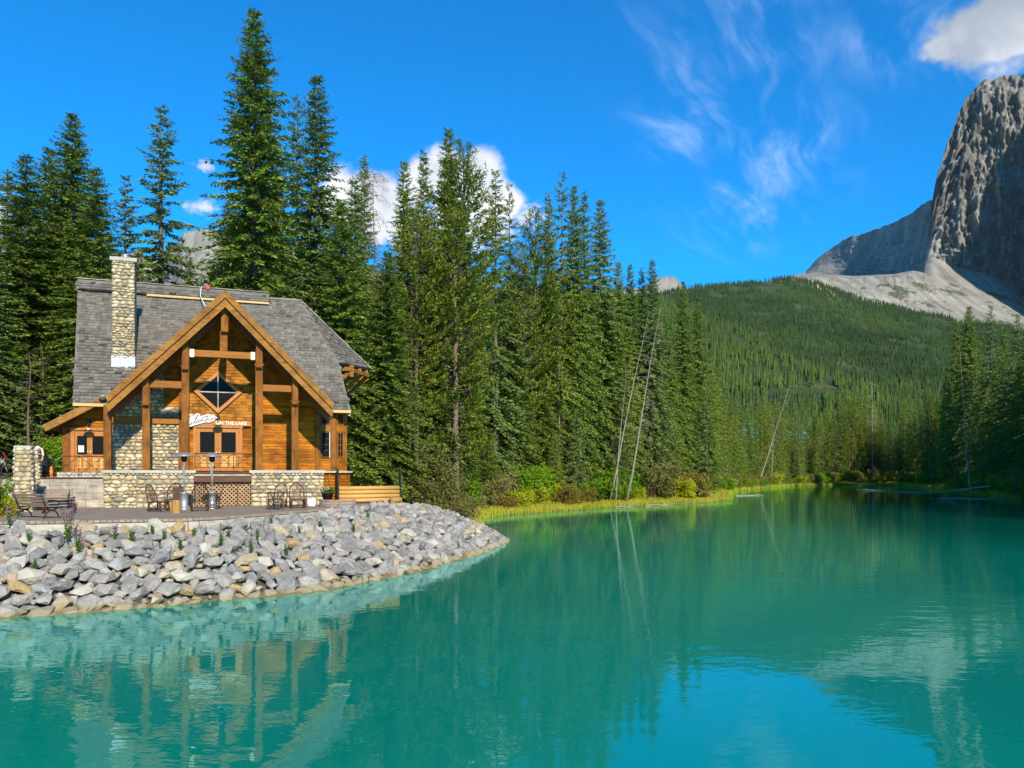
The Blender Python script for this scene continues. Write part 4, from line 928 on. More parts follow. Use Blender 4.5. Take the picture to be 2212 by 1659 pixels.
sk = MB(); sk.bb(3.5, 5.22, 2.34, 2.5, 1.9, 3.70); sk_o = sk.build('skirt_wall', MT['siding'], lodge)
z = 2.06
while z < 3.66:
    MB().tube([(3.5, 2.33, z + .08), (5.22, 2.33, z + .08)], .085, 8).build('skirt_log', MT['siding'], sk_o, True); z += .16
for u in (3.62, 4.12, 4.72, 5.18): MB().bb(u - .05, u + .05, 2.20, 2.30, 2.05, 3.70).build('skirt_batten', MT['post'], lodge)
MB().bb(3.66, 3.98, 2.22, 2.30, 2.2, 2.72).build('skirt_vent', MT['black'], lodge)

# diamond window
dz, du = 7.94, -1.60
fr = MB()
for k in range(4):
    a = [(-1.18, 0), (0, 1.12), (1.18, 0), (0, -1.12)]; p, q = a[k], a[(k + 1) % 4]
    i0, i1 = (p[0] * .80, p[1] * .80), (q[0] * .80, q[1] * .80)
    pts = [(du + p[0], dz + p[1]), (du + q[0], dz + q[1]), (du + i1[0], dz + i1[1]), (du + i0[0], dz + i0[1])]
    fr.poly(pts, 2.40, 2.50)
dia = fr.build('diamond_window', MT['door'], lodge)
for s in (-1, 1):
    for t in (-1, 1): 
        pts = [(du + s * .025, dz + t * .025), (du + s * .92, dz + t * .025), (du + s * .025, dz + t * .87)]
        MB().poly(pts if s * t > 0 else pts[::-1], 2.475, 2.495).build('pane', MT['glass'], dia)
mu = MB(); mu.bb(du - .03, du + .03, 2.44, 2.48, dz - .90, dz + .90); mu.bb(du - .93, du + .93, 2.442, 2.478, dz - .03, dz + .03); mu.build('muntin', MT['greywood'], dia)

# doors
def double_door(u0, u1, z0, z1, w, split, glass_z, notice=False):
    fr = MB(); fr.bb(u0, u0 + .16, w - .10, w + .06, z0, z1); fr.bb(u1 - .16, u1, w - .10, w + .06, z0, z1); fr.bb(u0 - .03, u1 + .03, w - .13, w + .06, z1, z1 + .13)
    fr.build('door_frame', MT['door'], lodge)
    for k, (a, b) in enumerate(((u0 + .16, split), (split, u1 - .16))):
        d = MB(); st = .16 if not notice else .12; zg0, zg1 = glass_z
        d.bb(a + .005, a + st, w - .05, w, z0 + .02, z1 - .01); d.bb(b - st, b - .005, w - .05, w, z0 + .02, z1 - .01)
        d.bb(a + st, b - st, w - .05, w, zg1, z1 - .01); d.bb(a + st, b - st, w - .05, w, z0 + .02, z0 + .20); d.bb(a + st, b - st, w - .05, w, zg0 - .14, zg0)
        mid = (a + b) / 2; d.bb(mid - .035, mid + .035, w - .05, w, z0 + .20, zg0 - .14)
        do = d.build('door', MT['door'], lodge)
        for (pa, pb) in ((a + st, mid - .035), (mid + .035, b - st)): MB().bb(pa + .006, pb - .006, w - .03, w - .01, z0 + .206, zg0 - .146).build('door_panel', MT['log'], do, bevel=.008)
        MB().bb(a + st + .004, b - st - .004, w - .025, w - .012, zg0 + .004, zg1 - .004).build('pane', MT['glass'], do)
        hx = (b - .07) if k == 0 else (a + .07)
        MB().tube([(hx, w - .05, 4.52), (hx, w - .11, 4.54), (hx, w - .11, 4.86), (hx, w - .05, 4.88)], .018, 6).build('handle', MT['brass'], do, True)
        MB().lathe([(.03, 0), (.03, .03)], 8, (hx, w - .06, 5.0)).build('lock', MT['brass'], do)
        if notice and k == 0:
            MB().bb(a + st + .05, b - st - .14, w - .034, w - .030, zg0 + .12, zg0 + .46).build('paper_notice', MT['white'], do)
double_door(-2.80, -0.40, 3.78, 6.06, 2.44, -1.60, (4.76, 5.84))

# base: cobbled plinths, cap stones, deck, lattice
bs = MB(); bs.bb(-6.63, -5.22, .03, .5, 1.9, 3.69); bs.bb(-5.22, -2.66, -.02, .5, 1.9, 3.69); bs.bb(0.0, 3.55, -.02, .5, 1.9, 3.69); bs.bb(3.3, 3.55, .5, 2.3, 1.9, 3.69)
base_o = bs.build('stone_base', MT['mortar'], lodge)
cobbles(-6.63, -5.22, 2.0, 3.69, .03, stones, 21, big=1.4); cobbles(-5.20, -2.66, 2.0, 3.69, -.02, stones, 22, big=1.4); cobbles(0.0, 3.55, 2.0, 3.69, -.02, stones, 23, big=1.4)
emit(stones, COB, 'stone', MT['cobble'], base_o, 300, lambda q: -(q[1].to_scale().x * q[1].to_scale().z) if q[1].translation.y < 1 else 0, 'wall_stones')
for (a, b) in ((-6.72, -5.3), (-5.3, -3.9), (-3.9, -2.56), (-.10, 1.1), (1.1, 2.4), (2.4, 3.66)):
    MB().bb(a + .004, b - .004, -.12, .62, 3.69, 3.83).build('cap_stone', MT['capstone'], lodge, bevel=.012)
dk = MB(); dk.bb(-6.6, 3.5, .63, 2.5, 3.60, 3.76); dk.bb(-2.55, -.11, .0, .62, 3.60, 3.755); dk.build('deck_floor', MT['darkwood'], lodge)
MB().bb(-2.655, -.005, -.02, .10, 3.56, 3.62).build('deck_trim', MT['greywood'], lodge)
MB().bb(-2.65, -.01, .0, .12, 3.24, 3.56).build('deck_beam', MT['darkwood'], lodge)
lt = MB(); lt.bb(-2.64, -.02, .30, .34, 1.95, 3.24); lt_o = lt.build('lattice_backing', MT['black'], lodge)
for k in range(-6, 14):
    for s in (1, -1):
        x0 = -2.64 + k * .20; z0, z1 = 2.06, 3.2; a, b = x0, x0 + (z1 - z0) 
        za, zb = z0, z1
        if a < -2.62: za += (-2.62 - a); a = -2.62
        if b > -.04: zb -= (b + .04); b = -.04
        if zb - za < .05: continue
        if s < 0: a, b = -2.66 - a, -2.66 - b
        MB().bar((a, .20 + s * .012, za), (b, .20 + s * .012, zb), .055, .016, (0, 1, 0)).build('lattice_slat', MT['lattice'], lt_o)
MB().bb(-.68, -.62, .12, .17, 2.05, 3.24).build('lattice_post', MT['darkwood'], lodge)

# brackets under the clipped end of the roof
def br_(a, b, wa, wb, t, h, name='bracket', mat='rake'):
    (ua, za), (ub, zb) = pl(*a, wa), pl(*b, wb); return MB().bar((ua, wa, za), (ub, wb, zb), t, h).build(name, MT[mat], lodge)
br_((1336, 1453), (1386, 1453), 6.2, 6.2, .22, .24); br_((1384, 1457), (1448, 1478), 6.2, 9.3, .20, .24); br_((1384, 1437), (1384, 1484), 6.25, 6.25, .24, .22)
br_((1416, 1452), (1416, 1470), 7.8, 7.8, .18, .18); br_((1440, 1458), (1446, 1480), 9.2, 9.2, .18, .18)
br_((1366, 1552), (1446, 1488), 9.0, 9.3, .2, .24, 'brace', 'post'); br_((1348, 1490), (1382, 1462), 6.4, 6.3, .2, .22, 'brace', 'post'); br_((1368, 1489), (1448, 1490), 9.4, 9.4, .2, .26, 'bracket', 'beam'); br_((1360, 1535), (1408, 1486), 8.0, 8.0, .16, .2, 'brace', 'beam')
gw = MB(); gw.add([(4.75, 4.4, 6.5), (4.75, 14.6, 6.5), (4.75, 14.0, 10.0), (4.75, 9.5, 12.5), (4.75, 5.2, 10.0), (4.6, 4.4, 6.5), (4.6, 14.6, 6.5), (4.6, 14.0, 10.0), (4.6, 9.5, 12.5), (4.6, 5.2, 10.0)], [(0, 1, 2, 3, 4), (9, 8, 7, 6, 5), (0, 4, 9, 5), (4, 3, 8, 9), (3, 2, 7, 8), (2, 1, 6, 7), (1, 0, 5, 6)])
gw.build('end_wall', MT['siding'], lodge)
MB().bb(-6.5, 4.35, 2.81, 14.5, 3.3, 7.3).build('body_wall', MT['siding'], lodge)

# side porch on the near end, with its own doors
pf = MB(); PW = 3.0
sw = MB(); sw.poly([(-8.80, 3.5), (-6.66, 3.5), (-6.66, 7.0), (-7.5, 6.98), (-8.80, 6.1)], PW + .06, PW + .3); sw_o = sw.build('porch_wall', MT['siding'], lodge)
z = 5.94; 
while z < 7.0:
    a = max(-8.78, -8.80 + (z - 6.0) * 1.55); MB().add([(a, PW, z), (-6.66, PW, z), (-6.66, PW + .03, z + .13), (a, PW + .03, z + .13), (a, PW + .06, z), (-6.66, PW + .06, z)], [(0, 1, 2, 3), (0, 4, 5, 1)]).build('siding_board', MT['siding'], sw_o); z += .134
MB().bb(-8.86, -8.50, PW - .12, PW + .1, 3.6, 6.0).build('porch_post', MT['post'], lodge, bevel=.012)
double_door(-8.50, -6.70, 3.72, 5.84, PW - .02, -7.66, (4.62, 5.56), True)
pr = [Vector((-9.58, 2.1, 6.02)), Vector((-6.6, 2.1, 7.80)), Vector((-6.6, 6.5, 7.80)), Vector((-9.58, 6.5, 6.02))]
m = MB(); slab(m, pr, Vector((-.51, 0, .86)), .10); m.build('porch_roof', MT['shingle'], lodge)
m = MB(); m.poly([(-9.56, 6.0), (-9.42, 5.72), (-7.0, 7.14), (-7.0, 7.50)], 2.02, 2.12); m.build('porch_rake', MT['rake'], lodge)
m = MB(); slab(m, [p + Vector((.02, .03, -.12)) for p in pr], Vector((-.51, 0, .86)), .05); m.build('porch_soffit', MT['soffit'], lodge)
for w_ in (2.3, 3.2, 4.2): MB().bar((-9.3, w_, 5.86), (-7.0, w_, 7.25), .1, .2).build('porch_rafter', MT['soffit'], lodge)
MB().bb(-11.0, -6.64, 1.0, 6.0, 3.30, 3.46).build('porch_floor', MT['capstone'], lodge)
sd = MB(); sd.bb(-8.86, -6.64, 1.6, 3.05, 3.46, 3.72); sd.build('porch_step', MT['capstone'], lodge)

# plank retaining wall below the porch
rw = place(empty('retaining_wall')); tag(rw, 'weathered grey plank retaining wall below the side porch railing', 'retaining wall')
for i, (z0, z1) in enumerate(((2.02, 2.40), (2.405, 2.74), (2.745, 3.10), (3.105, 3.44))):
    x = -11.1
    for L_ in ((2.1, 2.35) if i % 2 else (1.2, 2.4, .85)):
        MB().bb(x, x + L_ - .01, .72 + rnd.uniform(-.01, .01), .98, z0, z1).build('plank', MT['greywood'], rw, bevel=.008); x += L_
MB().bb(-11.1, -6.65, .66, 1.0, 3.441, 3.50).build('coping', MT['darkwood'], rw)

def railing(u0, u1, w, z0, z1, n, label, mat):
    r_ = place(empty('railing')); tag(r_, label, 'railing')
    bars = [((u0, w, z1), (u1, w, z1), .022), ((u0, w, z0), (u1, w, z0), .018)]
    pw = (u1 - u0) / n; zm = (z0 + z1) / 2
    for k in range(n + 1): bars.append(((u0 + k * pw, w + .01, z0 - .10), (u0 + k * pw, w + .01, z1), .018))
    for k in range(n):
        a, b = u0 + k * pw, u0 + (k + 1) * pw; m_ = (a + b) / 2
        bars += [((a, w - .012, z0 + .0), (b, w - .012, z1), .012), ((a, w + .02, z1), (b, w + .02, z0), .012)]
        for f in (.28, .72): bars.append(((a + pw * f, w + .006, z0), (a + pw * f, w + .006, z0 + (z1 - z0) * .74), .008))
    for f in (.28, .52, .74): bars.append(((u0, w + .03, z0 + (z1 - z0) * f), (u1, w + .03, z0 + (z1 - z0) * f), .008))
    for p, q, rr in bars: MB().tube([p, q], rr, 5).build('bar', MT[mat], r_, True)
    return r_
railing(-2.62, 0.06, -.03, 3.98, 4.66, 3, 'rusty brown iron railing with crossed bars in front of the main double doors', 'rust')
railing(-11.0, -6.72, .80, 3.60, 4.50, 4, 'dark iron railing with crossed bars above the plank retaining wall', 'iron')

# signs and lamps on the front
sg = place(empty('sign_board')); tag(sg, 'brown wooden sign board lettered ON THE LAKE above the double doors', 'sign')
MB().bb(-3.26, .06, 2.30, 2.36, 6.17, 6.46).build('board', MT['signwood'], sg, bevel=.008)
cu = bpy.data.curves.new('lettering', 'FONT'); cu.body = 'ON THE LAKE'; cu.size = .245; cu.extrude = .006; cu.offset = .004; cu.space_character = 1.0
lt_ = bpy.data.objects.new('lettering', cu); COL.objects.link(lt_); lt_.parent = sg; lt_.location = (-1.72, 2.292, 6.235); lt_.rotation_euler = (math.radians(90), 0, 0); cu.materials.append(MT['cream'])
me_ = bpy.data.meshes.new_from_object(lt_.evaluated_get(bpy.context.evaluated_depsgraph_get())); lm_ = lt_.matrix_basis.copy(); bpy.data.objects.remove(lt_); lt_ = link('lettering', me_, sg); lt_.matrix_basis = lm_
cs = place(empty('script_sign')); tag(cs, 'white cut-out sign with dark handwritten word Cilantro', 'sign')
def zp(q, w): return pl(720 + q[0] * .1311, 1600 + q[1] * .1311, w)
outl = [(190, 230), (260, 222), (330, 285), (400, 215), (470, 203), (515, 262), (525, 300), (700, 243), (760, 220), (805, 245), (930, 245), (965, 298), (1030, 322), (1028, 356), (955, 368), (930, 440), (790, 492), (700, 474), (520, 522), (380, 562), (260, 602), (190, 615), (135, 592), (118, 450), (150, 300)]
m = MB(); m.poly([zp(q, 2.24) for q in outl], 2.22, 2.26); m.build('sign_panel', MT['white'], cs)
STR = [[(292, 300), (282, 265), (245, 272), (195, 330), (160, 430), (150, 520), (172, 568), (215, 545), (265, 490)], [(262, 465), (248, 520), (262, 545), (300, 505), (338, 455)], [(312, 372), (318, 382)],
       [(338, 470), (370, 420), (440, 310), (468, 256), (452, 240), (418, 285), (368, 400), (346, 495), (362, 520), (404, 478)], [(490, 402), (445, 400), (406, 450), (416, 500), (458, 472), (490, 404), (478, 466), (498, 478), (530, 440)],
       [(546, 402), (534, 462), (562, 410), (592, 382), (600, 395), (588, 442), (612, 446), (642, 402)], [(750, 268), (682, 400), (672, 438), (700, 432), (742, 388)], [(570, 346), (650, 315), (742, 290), (830, 288), (915, 284)],
       [(752, 345), (742, 412), (768, 378), (800, 376), (788, 436), (812, 448)], [(892, 360), (850, 372), (828, 420), (856, 442), (900, 404), (898, 352), (930, 342), (992, 330)]]
for st in STR:
    pts = [zp(q, 2.21) for q in st]; pts = [(u, 2.215, z) for u, z in pts]
    P = [Vector(p) for p in pts]
    for _ in range(1):
        Q = [P[0]]
        for a, b in zip(P, P[1:]): Q += [a.lerp(b, .25), a.lerp(b, .75)]
        P = Q + [P[-1]]
    MB().tube(P, .0135, 6).build('letter', MT['ink'], cs, True)
def wall_lamp(u, w, z, label):
    t = place(empty('wall_lamp')); tag(t, label, 'wall lamp')
    MB().lathe([(.09, 0), (.09, .03)], 10, (0, 0, 0)); MB().bb(u - .10, u + .10, w - .03, w, z + .30, z + .62).build('back_plate', MT['iron'], t)
    MB().tube([(u, w - .02, z + .45), (u, w - .2, z + .52), (u, w - .34, z + .44), (u, w - .36, z + .2)], .022, 6).build('arm', MT['iron'], t, True)
    MB().lathe([(.05, .16), (.07, .06), (.06, .0)], 10, (u, w - .36, z)).build('bulb_glass', MT['cream'], t, True)
    MB().lathe([(.04, .22), (.10, .20), (.25, .165), (.25, .155), (.04, .18)], 18, (u, w - .36, z - .12)).build('shade', MT['rust'], t, True)
    return t
wall_lamp(-1.60, 2.40, 6.12, 'iron gooseneck lamp hanging in front of the lettered sign board'); wall_lamp(-7.68, 2.98, 5.78, 'iron gooseneck lamp above the side porch doors')
fl_ = place(empty('floodlight')); tag(fl_, 'pale round floodlight under the eave at the chimney end', 'floodlight')
u_, z_ = pl(404, 1564, 1.7)
MB().lathe([(.06, -.12), (.16, -.02), (.20, .06), (.20, .08)], 12, (u_, 1.75, z_)).build('lamp_head', MT['steel'], fl_, True); MB().tube([(u_ + .1, 1.8, z_ - .1), (u_ + .22, 1.95, z_ + .05)], .03, 6).build('bracket', MT['iron'], fl_)
tb = place(empty('eave_light')); tag(tb, 'small cream lamp under the eave corner by the end bay', 'lamp')
u_, z_ = pl(1375, 1633, 2.2); MB().bb(u_ - .06, u_ + .06, 2.14, 2.26, z_ - .07, z_ + .06).build('lamp_box', MT['cream'], tb, bevel=.01); MB().bb(u_ - .02, u_ + .02, 2.18, 2.22, z_ + .06, z_ + .14).build('stem', MT['iron'], tb)
rp = place(empty('roof_rope')); tag(rp, 'white safety rope with a red tag running down from the roof ridge', 'rope')
rr_ = []
for q, w_ in (((1785, 520), 9.40), ((1775, 560), 8.95), ((1766, 600), 8.62), ((1790, 655), 8.05), ((1822, 712), 7.45)):
    u, z = pl(150 + .3616 * q[0], 950 + .3616 * q[1], w_); rr_.append(Vector((u, w_, max(z, zmain(w_) + .10))) + NV * .05)
rr_[0].z = RZ + .46; rr_[1] += NV * .24
MB().tube(rr_, .028, 6).build('cord', MT['white'], rp, True); MB().box(rr_[0] + Vector((.32, -.05, -.05)), (.22, .03, .26)).build('marker', MT['red'], rp); MB().tube([rr_[0] + Vector((0, -.05, -.1)), rr_[0] + Vector((.4, -.05, .08))], .02, 6).build('anchor_arm', MT['steel'], rp)
# ------------------------------------------------------------------ conifers
def diamonds(P, D, L, Wd, S):
    """P base, D unit direction, L length, Wd half width, S side unit -> verts, faces"""
    n = len(P); mid = P + D * (L * 0.45)[:, None]; tip = P + D * L[:, None]; sd = S * Wd[:, None]
    V = np.stack([P, mid + sd, tip, mid - sd], 1).reshape(-1, 3)
    i = np.arange(n) * 4; return V, np.stack([i, i + 1, i + 2, i + 3], 1)
def unit(a): return a / (np.linalg.norm(a, axis=-1, keepdims=True) + 1e-9)
def conifer(seed, H=30.0, R=2.8, z0=0.06, dz=0.40, nb=6, tw=0.42, dens=1.0, kind='spruce', ragged=0.3, gaps=0.0, limbs=True, fill=1.0):
    """crown vertices/faces of one conifer: whorls of drooping boughs, each clad in short needle sprays"""
    r = np.random.default_rng(seed); PP = []; DD = []; LL = []; VV = []; lim = MB()
    z = H * z0; side_phase = r.uniform(0, 6.28)
    while z < H * 0.985:
        t = (H - z) / (H * (1 - z0)); 
        if kind == 'pine': prof = (min(1.0, t * 1.9) ** 0.8) * (1.0 - 0.55 * max(0, t - .55) / .45)
        else: prof = (t ** 0.82) * (1.0 - 0.22 * max(0, t - 0.72) / 0.28)
        m = max(3, int(round(nb * r.uniform(0.75, 1.2) * (0.65 if t < 0.12 else 1))))
        a0 = r.uniform(0, 6.28)
        for k in range(m):
            if r.random() < gaps: continue
            az = a0 + 6.283 * k / m + r.uniform(-.35, .35)
            L = (R * prof * (1 + ragged * r.uniform(-1, 0.9)) + 0.16) * (1 + 0.10 * math.sin(az + side_phase))
            zz = z + r.uniform(-.5, .5) * dz
            out = np.array([math.cos(az), math.sin(az), 0.0])
            up = (0.75 - 1.05 * min(1, t * 1.6)) if kind == 'spruce' else (0.55 - 0.5 * t)
            up += r.uniform(-.12, .12)
            ns = max(3, int((3.2 + L * 2.5) * dens)); s = np.linspace(0.16 if kind != 'pine' else 0.42, 1.0, ns) + r.uniform(-.03, .03, ns)
            droop = 0.34 if kind == 'spruce' else 0.05
            rad = L * s; hz = L * (up * s - droop * s * s + (0.18 * s ** 3 if kind == 'spruce' else 0.25 * s ** 3))
            B = out[None] * rad[:, None]; B[:, 2] = zz + hz
            if limbs and L > 0.9:
                e = out * L * .85; lim.tube([(0, 0, zz), (out[0] * L * .5, out[1] * L * .5, zz + L * (up * .5 - droop * .25)), (e[0], e[1], zz + L * (up * .85 - droop * .72 + .11))], [.028 + .008 * L, .02, .008], 3, False)
            perp = np.array([-out[1], out[0], 0.0])
            tl = np.clip(tw * 1.15 * (0.62 + 0.55 * (1 - s)) * (0.5 + 0.28 * min(L, 2.6)), 0.16, 1.0)
            if kind == 'pine':
                for q in range(int(5 * fill)):
                    d = unit(out[None] * r.uniform(.1, 1.0, (ns, 1)) + perp[None] * r.uniform(-.9, .9, (ns, 1)) + np.array([[0, 0, 1.0]]) * r.uniform(-.15, 1.0, (ns, 1)))
                    PP.append(B + r.normal(0, .10, (ns, 3))); DD.append(d); LL.append(tl * r.uniform(.65, 1.15, ns)); VV.append(r.uniform(0, 1, ns))
            else:
                base_v = r.uniform(0, 0.5)
                for sg in (-1, 1):
                    for q in range(1 if fill < 1.5 else 2):
                        d = unit(out[None] * r.uniform(.45, .9, (ns, 1)) + perp[None] * sg * r.uniform(.5, 1.0, (ns, 1)) + np.array([[0, 0, -1.0]]) * r.uniform(.05, .62, (ns, 1)))
                        PP.append(B + r.normal(0, .05, (ns, 3))); DD.append(d); LL.append(tl * r.uniform(.7, 1.25, ns)); VV.append(base_v + r.uniform(0, .5, ns))
                d = unit(out[None] * r.uniform(.1, .5, (ns, 1)) + perp[None] * r.uniform(-.5, .5, (ns, 1)) + np.array([[0, 0, -1.0]]) * r.uniform(.4, 1.0, (ns, 1)))
                PP.append(B); DD.append(d); LL.append(tl * r.uniform(.5, .95, ns)); VV.append(base_v + r.uniform(0, .4, ns))
                d = unit(out[None] * 1.0 + perp[None] * r.uniform(-.35, .35, (ns, 1)) + np.array([[0, 0, 1.0]]) * r.uniform(-.1, .35, (ns, 1)))
                PP.append(B); DD.append(d); LL.append(tl * r.uniform(.6, 1.0, ns)); VV.append(base_v + .2 + r.uniform(0, .4, ns))
        z += dz * r.uniform(.8, 1.2) * (1.0 if t > .15 else .7)
    P = np.vstack(PP); D = np.vstack(DD); L = np.concatenate(LL); var = np.concatenate(VV)
    S = unit(np.cross(D, unit(r.normal(0, .55, P.shape) + np.array([0, 0, 1.0]))))
    V, Fq = diamonds(P, D, L, L * r.uniform(.11, .20, len(L)), S)
    return V, Fq, var, lim
def trunk_mesh(seed, H, r0, mat, lim=None, lean=0.0):
    r = random.Random(seed); m = MB(); pts = []; rs = []
    for k in range(9):
        f = k / 8; pts.append((math.sin(f * 3 + seed) * .10 * f * H / 30 + lean * f * f, math.cos(f * 2.3 + seed) * .10 * f * H / 30, f * H * .985 - .4 * (k == 0))); rs.append(max(.02, r0 * (1 - f) ** .85 * (1.25 if k == 0 else 1)))
    m.tube(pts, rs, 8)
    if lim is not None: m.add(lim.v, lim.f)
    return m.mesh('trunk', MT[mat], True)
class Kind: pass
KINDS = {}
def make_kind(key, H, R, mat, r0, bark='bark', **kw):
    k = Kind(); k.H, k.R = H, R; V, Fq, var, lim = conifer(H=H, R=R, **kw)
    k.crown = mesh_np('crown', V, Fq, MT[mat], var); k.trunk = trunk_mesh(kw['seed'], H, r0, bark, lim); KINDS[key] = k
make_kind('spruce_a', 32, 5.3, 'spruce', .38, seed=1, dz=.40, nb=8, tw=.40, ragged=.34, dens=1.25, fill=2)
make_kind('spruce_b', 30, 4.1, 'spruce', .32, seed=2, dz=.38, nb=7, tw=.38, ragged=.30, dens=1.25, fill=2)
make_kind('spruce_c', 30, 4.4, 'bluespruce', .34, seed=3, dz=.40, nb=7, tw=.38, ragged=.36, dens=1.25, fill=2)
make_kind('spruce_d', 28, 3.4, 'spruce', .28, seed=4, dz=.40, nb=6, tw=.36, ragged=.40, gaps=.06, dens=1.25, fill=2)
make_kind('sparse', 30, 3.8, 'bluespruce', .34, seed=5, dz=.60, nb=5, tw=.42, dens=1.3, fill=2, ragged=.42, gaps=.08, z0=.08)
make_kind('sparse_b', 28, 3.0, 'spruce', .28, seed=6, dz=.58, nb=5, tw=.38, dens=1.25, fill=2, ragged=.45, gaps=.18, z0=.22)
make_kind('pine_a', 26, 3.2, 'pine', .30, seed=7, dz=.44, nb=6, tw=.36, dens=1.2, fill=1.6, kind='pine', ragged=.38, gaps=.12, z0=.30)
make_kind('pine_b', 24, 3.0, 'pine', .26, seed=8, dz=.42, nb=6, tw=.34, dens=1.2, fill=1.6, kind='pine', ragged=.42, gaps=.10, z0=.18)
make_kind('young', 8, 1.3, 'bluespruce', .09, seed=9, dz=.26, nb=6, tw=.34, ragged=.2, z0=.03)
make_kind('bushy', 10, 2.3, 'pine', .12, seed=10, dz=.24, nb=8, tw=.36, ragged=.3, z0=.02)
make_kind('far_a', 24, 3.0, 'spruce', .26, seed=11, dz=.50, nb=7, tw=.54, ragged=.35, limbs=False, dens=.7)
make_kind('far_b', 24, 2.4, 'spruce', .24, seed=12, dz=.50, nb=6, tw=.52, ragged=.4, gaps=.06, z0=.16, limbs=False, dens=.7)
make_kind('far_c', 24, 2.6, 'bluespruce', .24, seed=13, dz=.54, nb=6, tw=.52, ragged=.45, gaps=.1, z0=.10, limbs=False, dens=.7)
make_kind('far_p', 22, 2.4, 'pine', .22, seed=14, dz=.54, nb=5, tw=.46, kind='pine', ragged=.4, gaps=.05, z0=.26, limbs=False, dens=.8)
def plant(key, X, Y, ztop, label, group=None, wide=1.0, rz=None, name=None, tilt=(0, 0), zb=None):
    k = KINDS[key]; zb = gz(X, Y) - .1 if zb is None else zb; h = max(2.0, ztop - zb); sz = h / k.H; sx = (0.45 * sz + 0.55) * wide if h > 12 else sz * wide
    o = empty(name or ('pine_tree' if key in ('pine_a', 'pine_b', 'far_p') else 'spruce_tree'), (X, Y, zb), rnd.uniform(0, 6.28) if rz is None else rz, label, 'tree', group)
    o.scale = (sx, sx, sz); o.rotation_euler = (tilt[0], tilt[1], o.rotation_euler[2])
    link('crown', k.crown, o); link('trunk', k.trunk, o)
    return o
def tree_px(key, dx, dy, Y, label, group=None, wide=1.0):
    p = at(dx, dy, Y)
    while dx > 1020 and lake_dist([(p.x, p.y)])[0] < (9.0 if key not in ('young', 'bushy') else 5.0): Y += 1.5; p = at(dx, dy, Y)
    return plant(key, p.x, p.y, p.z, label, group, wide)
G1 = 'spruces behind the lodge'
NEAR = [
 ('spruce_d', 18, 360, 66, 'spruce at the frame edge, first of the clump beside the lodge', 1.35), ('spruce_b', 57, 328, 64, 'dense spruce second from the frame edge, left of the chimney', 1.4), ('spruce_c', 107, 312, 71, 'spruce peeping between two taller ones beyond the chimney end of the roof', 1.35),
 ('spruce_a', 158, 240, 67, 'tallest spruce of the clump at the chimney end of the lodge', 1.15), ('spruce_b', 208, 356, 64, 'spruce rising just outside the chimney end of the ridge', 1.35), ('sparse', 272, 372, 80, 'thin open spruce rising directly over the chimney', 1.15), ('sparse', 350, 222, 72, 'tall open spruce with visible trunk standing alone right of the chimney', 1.4),
 ('spruce_d', 408, 540, 72, 'short spruce low between the lone open spruce and the giant one', .9), ('spruce_a', 549, 14, 60, 'giant spruce towering above the gable, tallest tree of all', 1.12),
 ('sparse', 640, 198, 74, 'thin spruce tip squeezed behind the giant spruce', .9), ('spruce_c', 684, 152, 66, 'second tallest spruce, right beside the giant one', 1.1), ('spruce_a', 735, 430, 60, 'broad spruce behind the clipped end of the lodge roof', 1.1),
 ('spruce_c', 765, 378, 67, 'grey green spruce in front of the white cloud, left of the dead brown top', 1.0), ('spruce_d', 787, 325, 74, 'pointed spruce next to the dead brown tree top', .9), ('spruce_a', 838, 540, 62, 'broad low spruce with drooping boughs just right of the lodge', 1.05),
 ('spruce_b', 873, 340, 80, 'dark spruce against the white cloud right of the dead tree top', 1.0), ('spruce_d', 915, 316, 78, 'spruce crossing the middle of the white cloud', 1.0), ('spruce_b', 968, 268, 82, 'tallest spruce over the white cloud', 1.05), ('pine_a', 1003, 300, 83, 'pine with upturned tufts against the right edge of the cloud', 1.15),
 ('pine_a', 900, 432, 72, 'olive pine with a bare reddish trunk below the cloud', 1.0), ('pine_b', 985, 440, 74, 'bright olive pine under the tallest cloud spruce', 1.2), ('spruce_c', 945, 560, 76, 'shaggy spruce low between two olive pines', 1.0), ('sparse', 1070, 360, 84, 'open spruce at the right end of the cloud', 1.1), ('sparse_b', 1101, 383, 92, 'thin ragged spruce at the tail of the cloud', .9),
 ('pine_b', 1155, 446, 84, 'olive pine in the dip right of the cloud', 1.25), ('pine_b', 1120, 520, 80, 'lower olive pine left of the dip', 1.0), ('spruce_d', 1184, 408, 90, 'first of the five spires right of the dip', .9), ('sparse_b', 1213, 361, 86, 'tallest of the five spires, pale bare trunk below', 1.1), ('spruce_b', 1240, 394, 91, 'third of the five spires, hugging the tallest one', .9), ('spruce_d', 1263, 404, 95, 'fourth of the five spires', .95), ('spruce_c', 1297, 425, 92, 'outermost of the five spires, full to its foot', 1.1),
 ('spruce_b', 1335, 560, 100, 'short spruce in the step down towards the leaning trunks', 1.0), ('spruce_b', 1361, 566, 112, 'first of the three close tips behind the leaning trunks', .9), ('spruce_d', 1386, 572, 115, 'middle of the three close tips behind the leaning trunks', .9), ('spruce_c', 1409, 557, 111, 'highest of the three close tips behind the leaning trunks', 1.0),
 ('spruce_a', 1476, 604, 112, 'full spruce at the water point, taller of the pair', .85), ('spruce_b', 1507, 636, 116, 'full spruce at the water point, lower of the pair', 1.1), ('spruce_b', 1440, 690, 122, 'spruce low behind the pair at the water point', 1.1), ('spruce_d', 1548, 770, 132, 'small spruce stepping down beyond the water point', 1.1),
 ('young', 1248, 882, 91, 'young spruce with bare tiers standing in the bushes by the water', 1.0), ('bushy', 1058, 926, 81, 'olive conical bush tree at the edge of the grass strip', 1.0), ('bushy', 1198, 935, 88, 'second olive bush tree, at the foot of the pale trunk', .9), ('young', 1096, 1000, 80, 'tiny spruce beside the olive bush tree', 1.1)]
